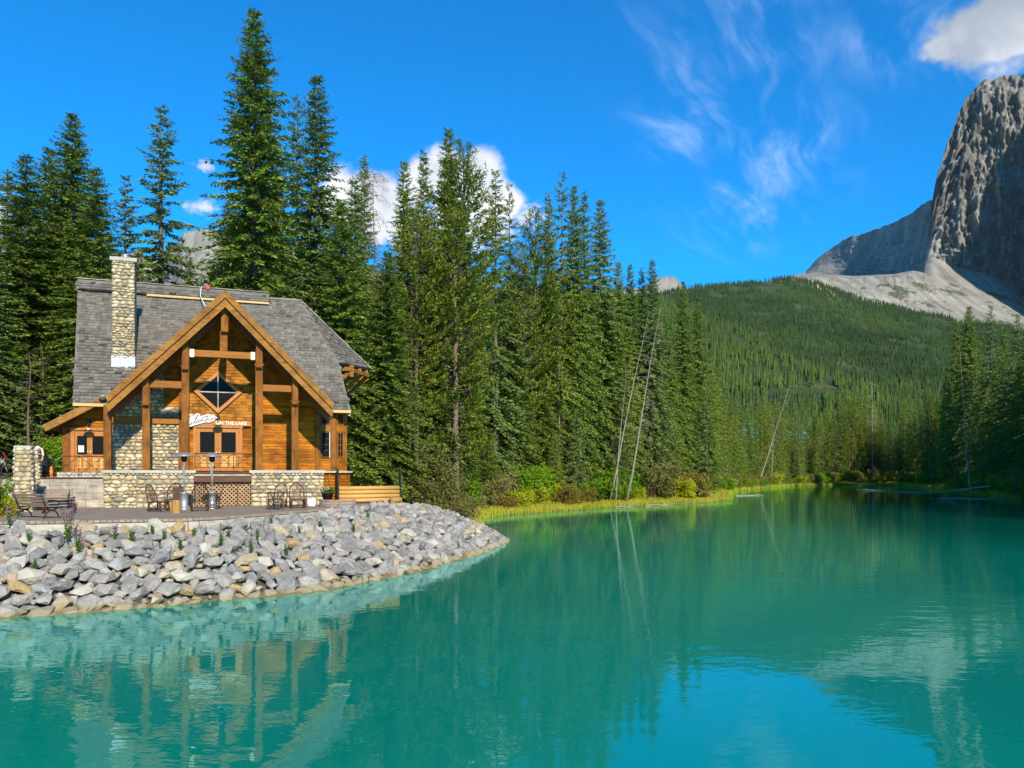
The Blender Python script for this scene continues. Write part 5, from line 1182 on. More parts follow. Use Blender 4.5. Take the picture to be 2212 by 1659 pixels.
for key, dx, dy, Y, lab, wd in NEAR: tree_px(key, dx, dy, Y, lab, None, wd)
# second row that closes the gaps
def row_label(dx, dy):
    z = next(s for lim, s in ((0, 'at the frame edge'), (110, 'behind the gate pillar'), (210, 'behind the side porch'), (320, 'behind the chimney'), (480, 'between the lone open spruce and the giant'), (560, 'behind the giant spruce'), (640, 'right of the giant spruce'), (690, 'under the second tallest spruce'), (770, 'behind the clipped roof end'), (850, 'behind the broad low spruce'), (910, 'behind the bare reddish pine trunk'), (970, 'among the olive pines'), (1040, 'behind the tallest cloud spruce'), (1095, 'at the right end of the cloud'), (1150, 'in the dip between pines and spires'), (1215, 'behind the tallest spire'), (1275, 'between the spires'), (1330, 'behind the outermost spire'), (1375, 'behind the leaning trunks'), (9e9, 'beyond the leaning trunks')) if dx < lim)
    h = 'higher' if dy < 560 else ('middling' if dy < 680 else 'lower')
    return f'{h} spruce of the second row, {z}', f'{h} second row spruces {z}'
def bank_label(dx, dy):
    z = next(s for lim, s in ((2070, 'beside the grey leaning snag'), (2110, 'under the first tall spruce'), (2145, 'under the open tiered spruce'), (2185, 'below the short spruce'), (2215, 'at the frame edge'), (9e9, 'cut by the frame edge')) if dx < lim)
    return ('upper' if dy < 800 else ('middle' if dy < 900 else 'lowest')) + f' dark spruce of the shaded bank {z}', f'shaded bank spruces {z}'
for k, (dx, dy, Y) in enumerate([(-60, 390, 66), (-25, 470, 60), (85, 470, 78), (130, 430, 82), (185, 470, 78), (235, 500, 84), (300, 540, 88), (460, 560, 82), (500, 420, 78), (600, 380, 80), (660, 470, 78), (710, 520, 78), (820, 600, 80), (880, 620, 88), (930, 660, 92), (1030, 600, 92), (1085, 640, 96), (1140, 600, 98), (1200, 580, 100), (1270, 600, 104), (1320, 640, 108), (1345, 690, 116), (1425, 720, 124), (1050, 700, 84), (1120, 720, 86), (1010, 760, 80), (1290, 740, 94), (1170, 690, 90), (765, 640, 66), (890, 760, 74), (960, 800, 76), (1235, 640, 92), (1390, 700, 116), (1455, 660, 118), (1425, 640, 116), (1490, 740, 122), (1525, 760, 128), (1375, 640, 114), (1310, 640, 98), (1250, 700, 98), (1160, 760, 92), (1060, 680, 90), (1110, 700, 92), (850, 640, 84), (930, 700, 88), (590, 300, 76), (40, 420, 74), (250, 600, 78)]):
    if dx > 860 and dy < 720 and k % 2: continue
    tree_px(['spruce_b', 'spruce_c', 'spruce_d', 'spruce_a', 'sparse_b'][k % 5], dx, dy, Y, *row_label(dx, dy), 1.1)
# far shore
fr_ = random.Random(21)
def far_label(dx, row, dy):
    z = next(s for lim, s in ((1570, 'just beyond the water point'), (1610, 'left of the turquoise roofs'), (1650, 'around the first turquoise roof'), (1690, 'behind the bleached leaning snag'), (1730, 'right of the leaning snag'), (1770, 'at the far end of the lake'), (1820, 'midway between the two snags'), (1870, 'left of the upright snag'), (1900, 'around the upright snag'), (1940, 'right of the upright snag'), (1985, 'before the grey leaning snag'), (2020, 'around the grey leaning snag'), (9e9, 'where the shaded bank begins')) if dx < lim)
    h = 'tall' if dy < 870 else ('mid-height' if dy < 910 else 'short'); r_ = 'front' if row == 0 else 'second'
    return f'{h} far shore conifer {z}, in the {r_} row', f'{h} {r_} row conifers {z}'
n = 0
for dx0 in np.arange(1530, 2060, 7.0):
    for row in range(2):
        dx = dx0 + fr_.uniform(-5, 5); top = np.interp(dx, [1530, 1570, 1640, 1700, 1760, 1800, 1850, 1880, 1930, 1980, 2040, 2060], [790, 850, 885, 865, 905, 900, 850, 850, 900, 870, 850, 790])
        sh = np.interp(dx, [1530, 1570, 1650, 1800, 1880, 1960, 2060], [128, 150, 205, 252, 250, 238, 190]); Y = sh + 6 + row * 11 + fr_.uniform(-4, 5)
        dy = top + fr_.uniform(-28, 62) + row * -12
        p = at(dx, dy, Y)
        if lake_dist([(p.x, p.y)])[0] < 3.0: p = at(dx, dy, Y + 14)
        plant(fr_.choice(['far_a', 'far_a', 'far_b', 'far_c', 'far_p']), p.x, p.y, p.z, *far_label(dx, row, dy), 1.0); n += 1
# right bank, in the shade of the trees nearer the camera
for dx, dy, Y, key, lab in [(2066, 690, 150, 'spruce_b', 'first tall spruce of the shaded bank, against the scree'), (2093, 660, 143, 'spruce_a', 'pointed dense spruce of the shaded bank, tallest there'), (2140, 656, 132, 'sparse', 'open tiered spruce of the shaded bank under the cliff'), (2169, 700, 140, 'spruce_d', 'short spruce between the two open ones on the shaded bank'), (2199, 674, 124, 'sparse', 'open spruce at the frame edge of the shaded bank'), (2230, 640, 120, 'spruce_b', 'spruce cut off by the frame edge on the shaded bank')]:
    tree_px(key, dx, dy, Y, lab, None, 1.1)
for k, (dx, dy, Y) in enumerate([(2045, 800, 168), (2080, 800, 158), (2105, 790, 150), (2125, 770, 152), (2150, 780, 144), (2180, 760, 146), (2205, 780, 134), (2225, 740, 132), (2060, 880, 160), (2100, 880, 148), (2135, 870, 138), (2170, 860, 130), (2200, 860, 118), (2225, 830, 112), (2250, 700, 126), (2280, 660, 118), (2085, 930, 146), (2155, 930, 126), (2190, 940, 116)]):
    tree_px(['spruce_b', 'spruce_d', 'spruce_c'][k % 3], dx, dy, Y, *bank_label(dx, dy), 1.15)
for k in range(56):      # the same bank runs on towards the camera, out of the frame
    Y = 24 + (k // 2) * 3.7 + fr_.uniform(-1.5, 1.5); X = np.interp(Y, [20, 75, 106, 126], [66, 72, 79, 94]) + (k % 2) * 6.5 + fr_.uniform(-1, 2)
    if X / Y < 0.70: X = 0.70 * Y + 3 + (k % 2) * 5
    plant(['spruce_b', 'spruce_a', 'spruce_d'][k % 3], X, Y, fr_.uniform(33, 40), 'spruce on the near stretch of the right bank beyond the frame', 'spruces of the near right bank', 1.35)
plant('spruce_b', -9.2, 5.2, 9.0, 'unseen small spruce added beside the viewpoint', None, 1.0, zb=-.6)  # out of view, added to cast shade on the near rocks

# dead trees: bare trunks with broken limbs
def snag(name, base, top, r0, seed, label, limbs=26, ll=1.6, mat='deadwood', droop=.5, start=.3, fringe=0, group=None):
    r = random.Random(seed); b, t = Vector(base), Vector(top); ax = t - b; o = empty(name, b, 0, label, 'dead tree', group)
    pts = [ax * f + Vector((math.sin(f * 5 + seed), math.cos(f * 4 + seed), 0)) * .12 * (f > 0) * (f < 1) for f in (0, .15, .3, .45, .6, .75, .88, 1)]
    MB().tube(pts, [r0 * (1 - f * .88) for f in (0, .15, .3, .45, .6, .75, .88, 1)], 7).build('trunk', MT[mat], o, True)
    lm = MB(); q = ax.normalized()
    for k in range(limbs):
        f = r.uniform(start, .98); p = ax * f; a = r.uniform(0, 6.28); L = ll * r.uniform(.4, 1.2) * (1.15 - f * .75)
        d = Vector((math.cos(a), math.sin(a), r.uniform(-.2, .35))); p1 = p + d * L * .5 + Vector((0, 0, .02)); p2 = p + d * L + Vector((0, 0, -droop * L * r.uniform(.3, 1)))
        lm.tube([p, p1, p2], [.032 * r0 / .15, .022 * r0 / .15, .010], 4, False)
        for j in range(2 + fringe):
            g = r.uniform(.3, 1); s = p.lerp(p2, g); e = Vector((r.uniform(-.5, .5), r.uniform(-.5, .5), r.uniform(-.9, -.1))) * L * .4
            lm.tube([s, s + e], [.014, .005], 3, False)
    lm.build('limbs', MT['deadtwig'] if fringe else MT[mat], o)['kind'] = 'stuff'
    return o
def snag_px(b, t, Yb, Yt, r0, *a, **k):
    B, T = at(*b, Yb), at(*t, Yt); g_ = gz(B.x, B.y) - .3
    if B.z > g_: B = B + (B - T) * ((B.z - g_) / (T.z - B.z))
    return snag('dead_tree', B, T, r0 * .46, *a, **k)
snag_px((1360, 1046), (1428, 664), 96, 99, .30, 1, 'long pale dead trunk leaning right by the water point', 44, 2.4, start=.3)
snag_px((1324, 1050), (1402, 675), 97, 101, .22, 2, 'dead trunk leaning behind the long pale one', 34, 2.0)
snag_px((1333, 1050), (1352, 790), 94, 95, .2, 3, 'upright dead trunk hung with grey moss beside the leaning ones', 40, 1.4, droop=1.1, fringe=5, start=.15)
snag_px((1040, 960), (992, 770), 86, 88, .2, 4, 'broken dead trunk leaning left among the olive pines', 22, 1.6)
snag_px((808, 760), (806, 352), 71, 71, .22, 5, 'dead brown tree top with bare twigs in front of the cloud', 150, 3.2, 'deadtwig', .7, .45, 5)
snag_px((1206, 985), (1208, 640), 95, 95, .24, 6, 'upright pale trunk below the tallest spire with hanging dead twigs', 90, 1.7, droop=1.0, fringe=3, start=.1)
snag_px((1640, 1040), (1706, 836), 196, 205, .36, 7, 'bleached leaning snag on the far shore', 34, 3.4, droop=.7, start=.3)
snag_px((1884, 1036), (1885, 818), 240, 240, .40, 8, 'tall upright bleached snag on the far shore', 44, 3.6, start=.5)
snag_px((2013, 1040), (1980, 790), 190, 196, .34, 9, 'leaning grey snag at the edge of the shaded bank', 40, 3.2, 'deadtwig', start=.4)
snag_px((2090, 980), (2072, 745), 138, 142, .26, 10, 'bare trunk leaning in front of the shaded bank spruces', 60, 2.4, droop=.9, fringe=2)
snag_px((1668, 1030), (1671, 905), 210, 210, .25, 11, 'thin upright snag next to the bleached leaning one', 20, 1.8)
snag_px((885, 880), (893, 545), 71, 71, .30, 12, 'bare reddish pine trunk below the cloud', 16, 2.2, 'bark', start=.3)
snag_px((985, 960), (993, 640), 75, 75, .24, 13, 'grey trunk with curling bare limbs below the olive pines', 60, 2.6, droop=.9, start=.35)
snag_px((66, 985), (62, 760), 58, 58, .30, 15, 'shaded grey trunk in the dark gap beyond the lodge', 30, 1.8, 'bark')
snag_px((90, 985), (88, 740), 62, 62, .26, 16, 'second trunk in the dark gap beyond the lodge', 40, 2.0, 'bark', droop=.8, fringe=2)

# ------------------------------------------------------------------ bushes, grass, driftwood
def leaf_cloud(seed, n, blobs, size, flat=.8):
    r = np.random.default_rng(seed); P = []
    w = np.array([b[3] * b[4] * b[5] for b in blobs]); cnt = np.maximum(1, (n * w / w.sum()).astype(int))
    for b, c in zip(blobs, cnt):
        d = unit(r.normal(0, 1, (c, 3))); rad = r.uniform(0.25, 1.05, (c, 1)) ** .45; lump = 1 + .34 * np.sin(d[:, :1] * 7 + b[0]) * np.cos(d[:, 1:2] * 6 + b[1] * 3)
        q = d * rad * lump * np.array([[b[3], b[4], b[5]]]) + np.array([[b[0], b[1], b[2]]]); P.append(q[q[:, 2] > 0.0])
    P = np.vstack(P); D = unit(r.normal(0, 1, P.shape) + np.array([0, -.2, .35])); S = unit(np.cross(D, r.normal(0, 1, P.shape)))
    L = r.uniform(.6, 1.3, len(P)) * size; V, Fq = diamonds(P, D, L, L * .38, S)
    clump = .5 + .5 * np.sin(P[:, 0] * 2.3) * np.sin(P[:, 1] * 2.1 + 1) * np.sin(P[:, 2] * 2.7)
    return V, Fq, np.clip(clump * .5 + r.uniform(0, .5, len(P)), 0, 1)
def stems(seed, blobs, n, h):
    r = random.Random(seed); m = MB()
    for k in range(n):
        b = r.choice(blobs); e = Vector((b[0] + r.uniform(-.8, .8) * b[3], b[1] + r.uniform(-.8, .8) * b[4], b[2] + r.uniform(0, .8) * b[5])); s = Vector((e.x * .3, e.y * .3, 0)); m.tube([s, s.lerp(e, .5) + Vector((0, 0, .1)), e], [.03, .02, .008], 4, False)
    return m
BUSH = {}
def bush_kind(key, mat, seed, w, h, n, size):
    r = random.Random(seed); blobs = [(r.uniform(-.55, .55) * w, r.uniform(-.5, .5) * w, r.uniform(.25, .72) * h, r.uniform(.28, .48) * w, r.uniform(.28, .45) * w, r.uniform(.22, .36) * h) for _ in range(7)] + [(r.uniform(-.8, .8) * w, r.uniform(-.8, .8) * w, r.uniform(.15, .95) * h, r.uniform(.10, .24) * w, r.uniform(.10, .24) * w, r.uniform(.10, .22) * h) for _ in range(26)] + [(0, 0, .32 * h, .55 * w, .5 * w, .32 * h)]
    V, Fq, var = leaf_cloud(seed, n, blobs, size); BUSH[key] = (mesh_np('foliage', V, Fq, MT[mat], var), stems(seed, blobs, 22, h).mesh('stems', MT['deadtwig']), w, h)
bush_kind('brown', 'willowbush', 31, 1.7, 4.4, 12000, .15); bush_kind('brown_low', 'willowbush', 32, 1.6, 2.4, 5000, .15)
bush_kind('green', 'greenbush', 33, 1.6, 2.6, 5200, .17); bush_kind('green_low', 'greenbush', 34, 1.7, 1.6, 3600, .15); bush_kind('yellow', 'yellowbush', 35, 1.4, 1.7, 3200, .15); bush_kind('rust', 'rustbush', 36, 1.4, 1.6, 3000, .14)
def bush(key, X, Y, sc, label, group=None, zb=None, wide=1.0):
    fo, stm, w, h = BUSH[key]; o = empty('bush', (X, Y, (gz(X, Y) - .1) if zb is None else zb), rnd.uniform(0, 6.28), label, 'bush', group); o.scale = (sc * wide, sc * wide, sc)
    link('foliage', fo, o); link('stems', stm, o); return o
def bush_px(key, dx, dyb, Y, sc, label, group=None, wide=1.0): p = at(dx, dyb, Y); return bush(key, p.x, p.y, sc, label, group, None, wide)
bush_px('brown', 928, 1110, 62, 1.22, 'tall brownish bush beyond the end of the plank fence', wide=1.15); bush_px('brown', 972, 1110, 64, .95, 'brownish bush leaning over the rock point', wide=1.1); bush_px('brown_low', 1002, 1110, 63, .95, 'low brownish bush at the water behind the rocks')
bush_px('brown_low', 985, 1115, 58, .8, 'small brown bush rooted behind the rock point')
def pz_lab(key, pz): return {'green': 'tall bright green bush', 'green_low': 'low green bush', 'yellow': 'yellow green bush', 'rust': 'rust tinted bush', 'brown_low': 'olive brown bush'}[key] + ' on the sunny shore ' + pz
for k, (dx, Y, key, sc) in enumerate([(1010, 76, 'green', .9), (1035, 80, 'green', .8), (1012, 72, 'green_low', .9), (1050, 78, 'brown_low', 1.0), (1080, 82, 'brown_low', 1.1), (1110, 82, 'green', 1.0), (1140, 84, 'green', 1.15), (1165, 88, 'green', 1.25), (1120, 80, 'yellow', .9), (1150, 83, 'yellow', 1.0), (1185, 86, 'yellow', 1.0), (1205, 88, 'green_low', 1.1), (1225, 90, 'rust', 1.1), (1262, 92, 'rust', .9), (1245, 92, 'green_low', 1.0), (1280, 94, 'green_low', 1.2), (1310, 96, 'green', 1.1), (1290, 92, 'brown_low', .8), (1335, 98, 'green_low', 1.1), (1362, 100, 'green', 1.2), (1390, 101, 'brown_low', 1.2), (1410, 103, 'brown_low', 1.5), (1435, 104, 'brown_low', 1.4), (1460, 105, 'yellow', 1.2), (1480, 107, 'yellow', 1.3), (1505, 109, 'green_low', 1.3), (1530, 111, 'rust', 1.4), (1548, 112, 'yellow', 1.3), (1562, 114, 'green_low', 1.2), (1497, 112, 'rust', 1.7), (1380, 98, 'yellow', .8), (1345, 96, 'yellow', .7), (1100, 79, 'rust', .7), (1210, 86, 'yellow', .7), (1060, 76, 'yellow', .7)]):
    Y = 64.0; p = at(dx, 1080, Y); want = (2.6, 3.6, 4.6, 5.6)[k % 4] if key not in ('green', 'brown_low') else (4.5, 6.0, 7.0)[k % 3]
    while lake_dist([(p.x, p.y)])[0] < want and Y < 150: Y += .5; p = at(dx, 1080, Y)
    pz = next(q for lim, q in ((1040, 'beside the brown bushes'), (1090, 'at the olive bush tree'), (1135, 'right of the olive bush tree'), (1175, 'left of the pale trunk'), (1215, 'below the tallest spire'), (1255, 'at the young spruce'), (1300, 'right of the young spruce'), (1350, 'at the leaning trunks'), (1400, 'right of the leaning trunks'), (1450, 'short of the water point'), (1500, 'under the spruce pair'), (9e9, 'at the water point')) if dx < lim)
    bush(key, p.x, p.y, sc * 1.35, pz_lab(key, pz), pz_lab(key, pz) + ' group') if True else bush(key, p.x, p.y, sc * 1.35, {'green': 'bright green bush in the sunny belt behind the grass strip', 'green_low': 'low green bush in the sunny belt behind the grass strip', 'yellow': 'yellow green bush at the back of the grass strip', 'rust': 'rust tinted bush in the sunny belt by the water', 'brown_low': 'olive brown bush in the belt behind the grass strip'}[key], {'green': 'tall green shore bushes', 'green_low': 'low green shore bushes', 'yellow': 'yellow green shore bushes', 'rust': 'rust tinted shore bushes', 'brown_low': 'olive brown shore bushes'}[key])
for k in range(46):
    dx = 1560 + k * 10.4 + fr_.uniform(-4, 4); Y = np.interp(dx, [1560, 1650, 1800, 1880, 1960, 2060], [150, 206, 252, 248, 236, 190]); p = at(dx, 1050, Y)
    for _ in range(10):
        if lake_dist([(p.x, p.y)])[0] > 1.5: break
        p = at(dx, 1050, p.y + 3)
    bush(['green_low', 'yellow', 'brown_low', 'green_low', 'rust'][k % 5], p.x, p.y, fr_.uniform(1.2, 2.2), 'low bush at the foot of the far shore conifers', 'bushes along the far shore')
for k in range(16):
    dx = 2030 + k * 15; Y = np.interp(dx, [2030, 2130, 2212, 2280], [168, 132, 106, 96]); p = at(dx, 1060, Y)
    for _ in range(12):
        if lake_dist([(p.x, p.y)])[0] > 1.2: break
        p.x += 1.5
    bush(['green_low', 'brown_low', 'green'][k % 3], p.x, p.y, fr_.uniform(1.3, 2.0), 'shaded bush at the water of the right bank', 'shaded bushes of the right bank')
# planting beside the patio
def wl_(u, w): v = L2W(u, w); return v.x, v.y
for key, X, Y, sc, lab, zb in [('brown_low', -20.2, 28.2, .75, 'tall loose grey green shrub at the near corner of the patio', 1.7), ('green', -20.6, 30.0, .62, 'dark green leafy shrub in front of the stone pillar', 1.9), ('yellow', -19.6, 29.6, .48, 'bright yellow green clump behind the front bench', 1.9), ('green_low', -19.6, 27.2, .5, 'blue green low plant at the patio corner', 1.8), ('green', -22.3, 31.0, .8, 'green shrub at the frame edge beside the stone pillar', 2.2), ('brown_low', -22.4, 28.6, .8, 'brownish shrub at the frame edge above the rocks', 1.8)]:
    bush(key, X, Y, sc, lab, None, zb)
bush('green', *wl_(-10.8, 15), 1.0, 'round green bush behind the side porch', None, 3.4, 1.2); bush('green', *wl_(-9.2, 14), .85, 'second green bush behind the side porch', None, 3.4)

def blades(name, label, pts, zf, h, wd, mat, seed, cat='grass'):
    r = np.random.default_rng(seed); n = len(pts); P = np.stack([pts[:, 0], pts[:, 1], zf], 1); D = unit(r.normal(0, .22, (n, 3)) + np.array([0, 0, 1.0])); L = h * r.uniform(.55, 1.2, n)
    S = unit(np.cross(D, r.normal(0, 1, (n, 3)))); V, Fq = diamonds(P, D, L, np.full(n, wd), S)
    patch = fbm(pts[:, 0] * .35, pts[:, 1] * .35, 3, 2); o = link(name, mesh_np(name, V, Fq, MT[mat], np.clip(patch * 1.1 + r.uniform(-.25, .25, n), 0, 1))); tag(o, label, cat, kind='stuff'); return o
g = np.random.default_rng(5); cand = np.stack([g.uniform(-6, 40, 260000), g.uniform(56, 125, 260000)], 1); d = lake_dist(cand)
cand = cand[(d > -0.2) & (d < 4.6 * (0.55 + .7 * fbm(cand[:, 0] * .3, cand[:, 1] * .3, 2, 8))) & (cand[:, 0] > -4)][:46000]
blades('shore_grass', 'yellow green grass strip along the sunny shore', cand, ground_z(cand[:, 0], cand[:, 1]) - .05, .62, .028, 'grass', 6)
cand = np.stack([g.uniform(30, 125, 300000), g.uniform(115, 262, 300000)], 1); d = lake_dist(cand); cand = cand[(d > -.3) & (d < 5)][:26000]
blades('far_shore_grass', 'pale grass fringe along the far shore', cand, ground_z(cand[:, 0], cand[:, 1]) - .05, .9, .07, 'grass', 7)
def log(p, q, r0, label, group='driftwood along the shore', name='driftwood_log'):
    o = empty(name, p, 0, label, 'log', group); p, q = Vector(p), Vector(q); d = q - p; pts = [d * f + Vector((0, 0, .05 * math.sin(f * 9))) for f in (0, .25, .5, .75, 1)]
    r0 *= .45
    MB().tube(pts, [r0, r0 * .95, r0 * .85, r0 * .7, r0 * .45], 8).build('stem', MT['deadwood'], o, True)
    m = MB()
    for f in (.3, .55, .8): MB().tube([d * f, d * f + Vector((rnd.uniform(-.3, .3), rnd.uniform(-.2, .2), .35))], [r0 * .3, .01], 5).build('branch_stub', MT['deadwood'], o)
    return o
def wpt(dx, dy): Y = 4.2 * PXF / (dy - PXH); return Vector(((dx - PXC) / PXF * Y, Y, WL + .06))
for a, b, r0, lab in [((1165, 1101), (1225, 1097.5), .12, 'bleached driftwood log before the grass strip, nearest the rocks'), ((1240, 1101), (1262, 1100), .14, 'short pale driftwood stub before the grass strip'), ((1330, 1096.5), (1385, 1093.5), .16, 'flat pale driftwood log halfway along the grass strip'), ((1395, 1093), (1470, 1089), .13, 'long pale driftwood log near the water point'), ((1478, 1088), (1530, 1084.5), .14, 'grey driftwood log at the water point'), ((1590, 1071.5), (1650, 1069.5), .22, 'pale driftwood log floating off the water point'), ((1060, 1112), (1120, 1108), .10, 'thin driftwood log by the brown bushes'), ((1850, 1058), (1925, 1060.5), .3, 'grey driftwood log at the start of the shaded bank'), ((1930, 1062), (2010, 1064), .3, 'dark driftwood log in the shade of the right bank'), ((2030, 1076), (2190, 1079), .2, 'long floating log off the shaded bank')]:
    log(wpt(*a), wpt(*b), r0, lab)
log(at(1478, 1044, 106), wpt(1572, 1082), .09, 'thin bleached pole slanting into the water at the point'); log(at(2140, 1050, 116), wpt(2010, 1070) + Vector((0, 0, .3)), .28, 'fallen trunk sloping off the shaded bank')
# ------------------------------------------------------------------ patio furniture and small things
def bench(loc, rz, label):
    t = empty('park_bench', loc, rz, label, 'bench'); L = 1.75          # seat faces -y
    for s in (-1, 1):
        x = s * .72; m = MB()
        arc = lambda cx, cz, r, a0, a1, n=9: [(x, cx + r * math.cos(math.radians(a0 + (a1 - a0) * i / n)), cz + r * math.sin(math.radians(a0 + (a1 - a0) * i / n))) for i in range(n + 1)]
        m.tube(arc(0, .02, .27, 8, 172), .026, 6); m.tube(arc(0, .60, .30, 215, 330), .026, 6); m.tube([(x, .27, .0), (x, .34, 0)], .035, 6); m.tube([(x, -.27, .0), (x, -.34, 0)], .035, 6)
        m.tube([(x, .22, .40), (x, .27, .52), (x, .33, .72), (x, .42, .90)], [.03, .032, .03, .024], 6)
        m.tube([(x, .28, .62), (x, .05, .66), (x, -.20, .64), (x, -.30, .56), (x, -.24, .47), (x, -.16, .52)], .022, 6)
        m.tube([(x, .25, .40), (x, -.26, .42)], .026, 6)
        m.build('end_frame', MT['iron'], t, True)
    MB().tube([(-.72, 0, .30), (.72, 0, .30)], .015, 5).build('stretcher', MT['iron'], t)
    for k in range(4):
        f = k / 3; MB().box((0, .255 + .13 * f, .53 + .33 * f), (L, .03, .085), M=Matrix.Rotation(-.35, 3, 'X')).build('back_slat', MT['benchwood'], t, bevel=.006)
    for k in range(5): MB().box((0, .20 - .105 * k, .435 + (.01 if k in (0, 4) else 0)), (L, .085, .03)).build('seat_slat', MT['benchwood'], t, bevel=.006)
    return t
bench((-17.5, 28.4, PZ), math.radians(158), 'iron and slat bench at the patio edge seen from behind')
bench(L2W(-8.75, -.35, PZ), TH + math.radians(4), 'brown slat bench against the grey plank retaining wall')

def willow_chair(loc, rz, label):
    t = empty('willow_chair', loc, rz, label, 'chair', 'bentwood willow chairs on the patio')    # faces -y
    hoop = []
    for i in range(15):
        a = math.pi * i / 14; x = .33 * math.cos(a); h = .55 + .62 * math.sin(a) ** .8; hoop.append((x, .22 + (h - .40) * .30, h))
    hoop = [(.33, .20, .06)] + hoop + [(-.33, .20, .06)]
    MB().tube(hoop, .026, 6).build('back_hoop', MT['willow'], t, True)
    for k in range(7):
        x = -.19 + .38 * k / 6; top = .55 + .60 * math.sin(math.acos(max(-1, min(1, x / .33)))) ** .8
        MB().tube([(x * .8, .19, .40), (x, .22 + (top - .40) * .30, top)], .014, 5).build('spindle', MT['spindle'], t)
    MB().tube([(-.33, .335, .78), (.33, .335, .78)], .016, 5).build('back_rail', MT['willow'], t)
    for k in range(8):
        y = -.30 + .50 * k / 7; MB().tube([(-.30, y, .42 - .02 * math.sin(k)), (.30, y, .42)], .022, 5).build('seat_rod', MT['willow'], t)
    for s in (-1, 1):
        arm = [(s * .33, .26, .66)] + [(s * (.34 + .05 * math.sin(math.pi * i / 8)), .24 - .58 * i / 8, .68 + .06 * math.sin(math.pi * i / 8) - .62 * max(0, (i - 4) / 4) ** 2.2) for i in range(1, 9)]
        MB().tube(arm, .020, 6).build('arm', MT['willow'], t, True)
        MB().tube([(s * .30, -.30, 0), (s * .30, -.30, .43)], .028, 6).build('leg', MT['willow'], t); MB().tube([(s * .30, .22, 0), (s * .30, .22, .43)], .028, 6).build('leg', MT['willow'], t)
        MB().tube([(s * .31, -.34, .10), (s * .31, .34, .10)], .02, 5).build('runner', MT['willow'], t)
        MB().tube([(s * .31, -.30, .10), (s * .31, .22, .40)], .015, 5).build('brace', MT['willow'], t); MB().tube([(s * .31, -.30, .40), (s * .31, .22, .10)], .015, 5).build('brace', MT['willow'], t)
    for y in (-.31, .23): MB().tube([(-.34, y, .13), (.34, y, .13)], .02, 5).build('rung', MT['willow'], t)
    MB().tube([(-.33, -.33, .42), (.33, -.33, .42)], .026, 6).build('front_rail', MT['willow'], t)
    return t
def gpd(x, y): X, D = gp(x, y); return (X, D, PZ)
R_ = math.radians
for loc, rz, lab in [(gpd(622, 2015), R_(82), 'willow chair seen side-on facing the log stumps'), (gpd(684, 2002), R_(14), 'willow chair behind the log stumps facing the lake'), (gpd(786, 2013), R_(205), 'willow chair seen from behind, right of the log stumps'), (gpd(842, 2004), R_(-70), 'willow chair seen side-on in front of the lattice'), (gpd(1094, 2000), R_(-8), 'willow chair half hidden by the black bistro table'), (gpd(1172, 2001), R_(24), 'willow chair beside the white sack')]:
    willow_chair(loc, rz, lab)
def stump(loc, r, h, seed, label):
    q = random.Random(seed); t = empty('log_stump', loc, q.uniform(0, 6), label, 'stump'); m = MB(); n = 12; rad = [r * q.uniform(.88, 1.12) for _ in range(n)]; b = []
    for f in (0, .06, .3, .6, 1): b.append([(rad[k] * (1.12 - .14 * f if f < .3 else 1.05 - .05 * f) * math.cos(6.283 * k / n), rad[k] * (1.1 - .1 * f) * math.sin(6.283 * k / n), f * h) for k in range(n)])
    m.add([p for g_ in b for p in g_], [(i * n + k, i * n + (k + 1) % n, (i + 1) * n + (k + 1) % n, (i + 1) * n + k) for i in range(4) for k in range(n)]); m.build('trunk', MT['stump'], t, True)
    MB().lathe([(r * .98, 0), (r * .98, .012)], 12, (0, 0, h)).build('cut_face', MT['fresh'], t); return t
stump(gpd(694, 2021), .165, .52, 1, 'thick peeled log stump in front of the willow chairs'); stump(gpd(667, 2011), .12, .36, 2, 'smaller log stump behind the thick one')
def heater(loc, label):
    t = empty('patio_heater', loc, 0, label, 'heater', 'patio heaters')
    MB().lathe([(.23, 0), (.23, .05), (.165, .07), (.165, .72), (.19, .74), (.19, .77), (.05, .80)], 18).build('tank_housing', MT['steel'], t, True)
    MB().lathe([(.036, .78), (.036, 2.16)], 10).build('pole', MT['steel'], t, True); MB().bb(-.05, .05, -.065, -.035, 1.55, 1.95).build('control_box', MT['steel'], t)
    MB().lathe([(.05, 2.14), (.12, 2.20), (.13, 2.34), (.10, 2.42)], 14).build('burner', MT['iron'], t, True)
    MB().lathe([(.44, 2.40), (.43, 2.42), (.30, 2.50), (.12, 2.56), (.02, 2.57), (.02, 2.55), (.30, 2.47), (.435, 2.395)], 24).build('hood', MT['steel'], t, True); return t
X, D = gp(702, 2010); heater((X, D + .6, PZ), 'steel mushroom patio heater behind the log stumps'); X = (835 - 2016) / 3029 * 35.2; heater((X, 35.2, PZ), 'steel mushroom patio heater in front of the lattice')
sgn_ = empty('dark_panel', (-15.6, 36.0, PZ), TH, 'small dark panel leaning on the cobbled wall behind the heater', 'board'); MB().box((0, 0, .6), (.5, .04, .75)).build('panel', MT['darkwood'], sgn_); MB().bb(-.22, -.17, -.02, .02, 0, .24).build('leg', MT['darkwood'], sgn_); MB().bb(.17, .22, -.02, .02, 0, .24).build('leg', MT['darkwood'], sgn_)
tb_ = empty('bistro_table', gpd(1088, 2008), 0, 'round black iron bistro table before the cobbled wall', 'table')
MB().lathe([(.42, .76), (.42, .79)], 20).build('table_top', MT['rust'], tb_)
for k in range(4):
    a = .6 + k * math.pi / 2; c, s = math.cos(a), math.sin(a); MB().tube([(c * .30, s * .30, .76), (c * .16, s * .16, .55), (c * .10, s * .10, .38), (c * .20, s * .20, .22), (c * .34, s * .34, 0)], .018, 6).build('leg', MT['iron'], tb_, True)
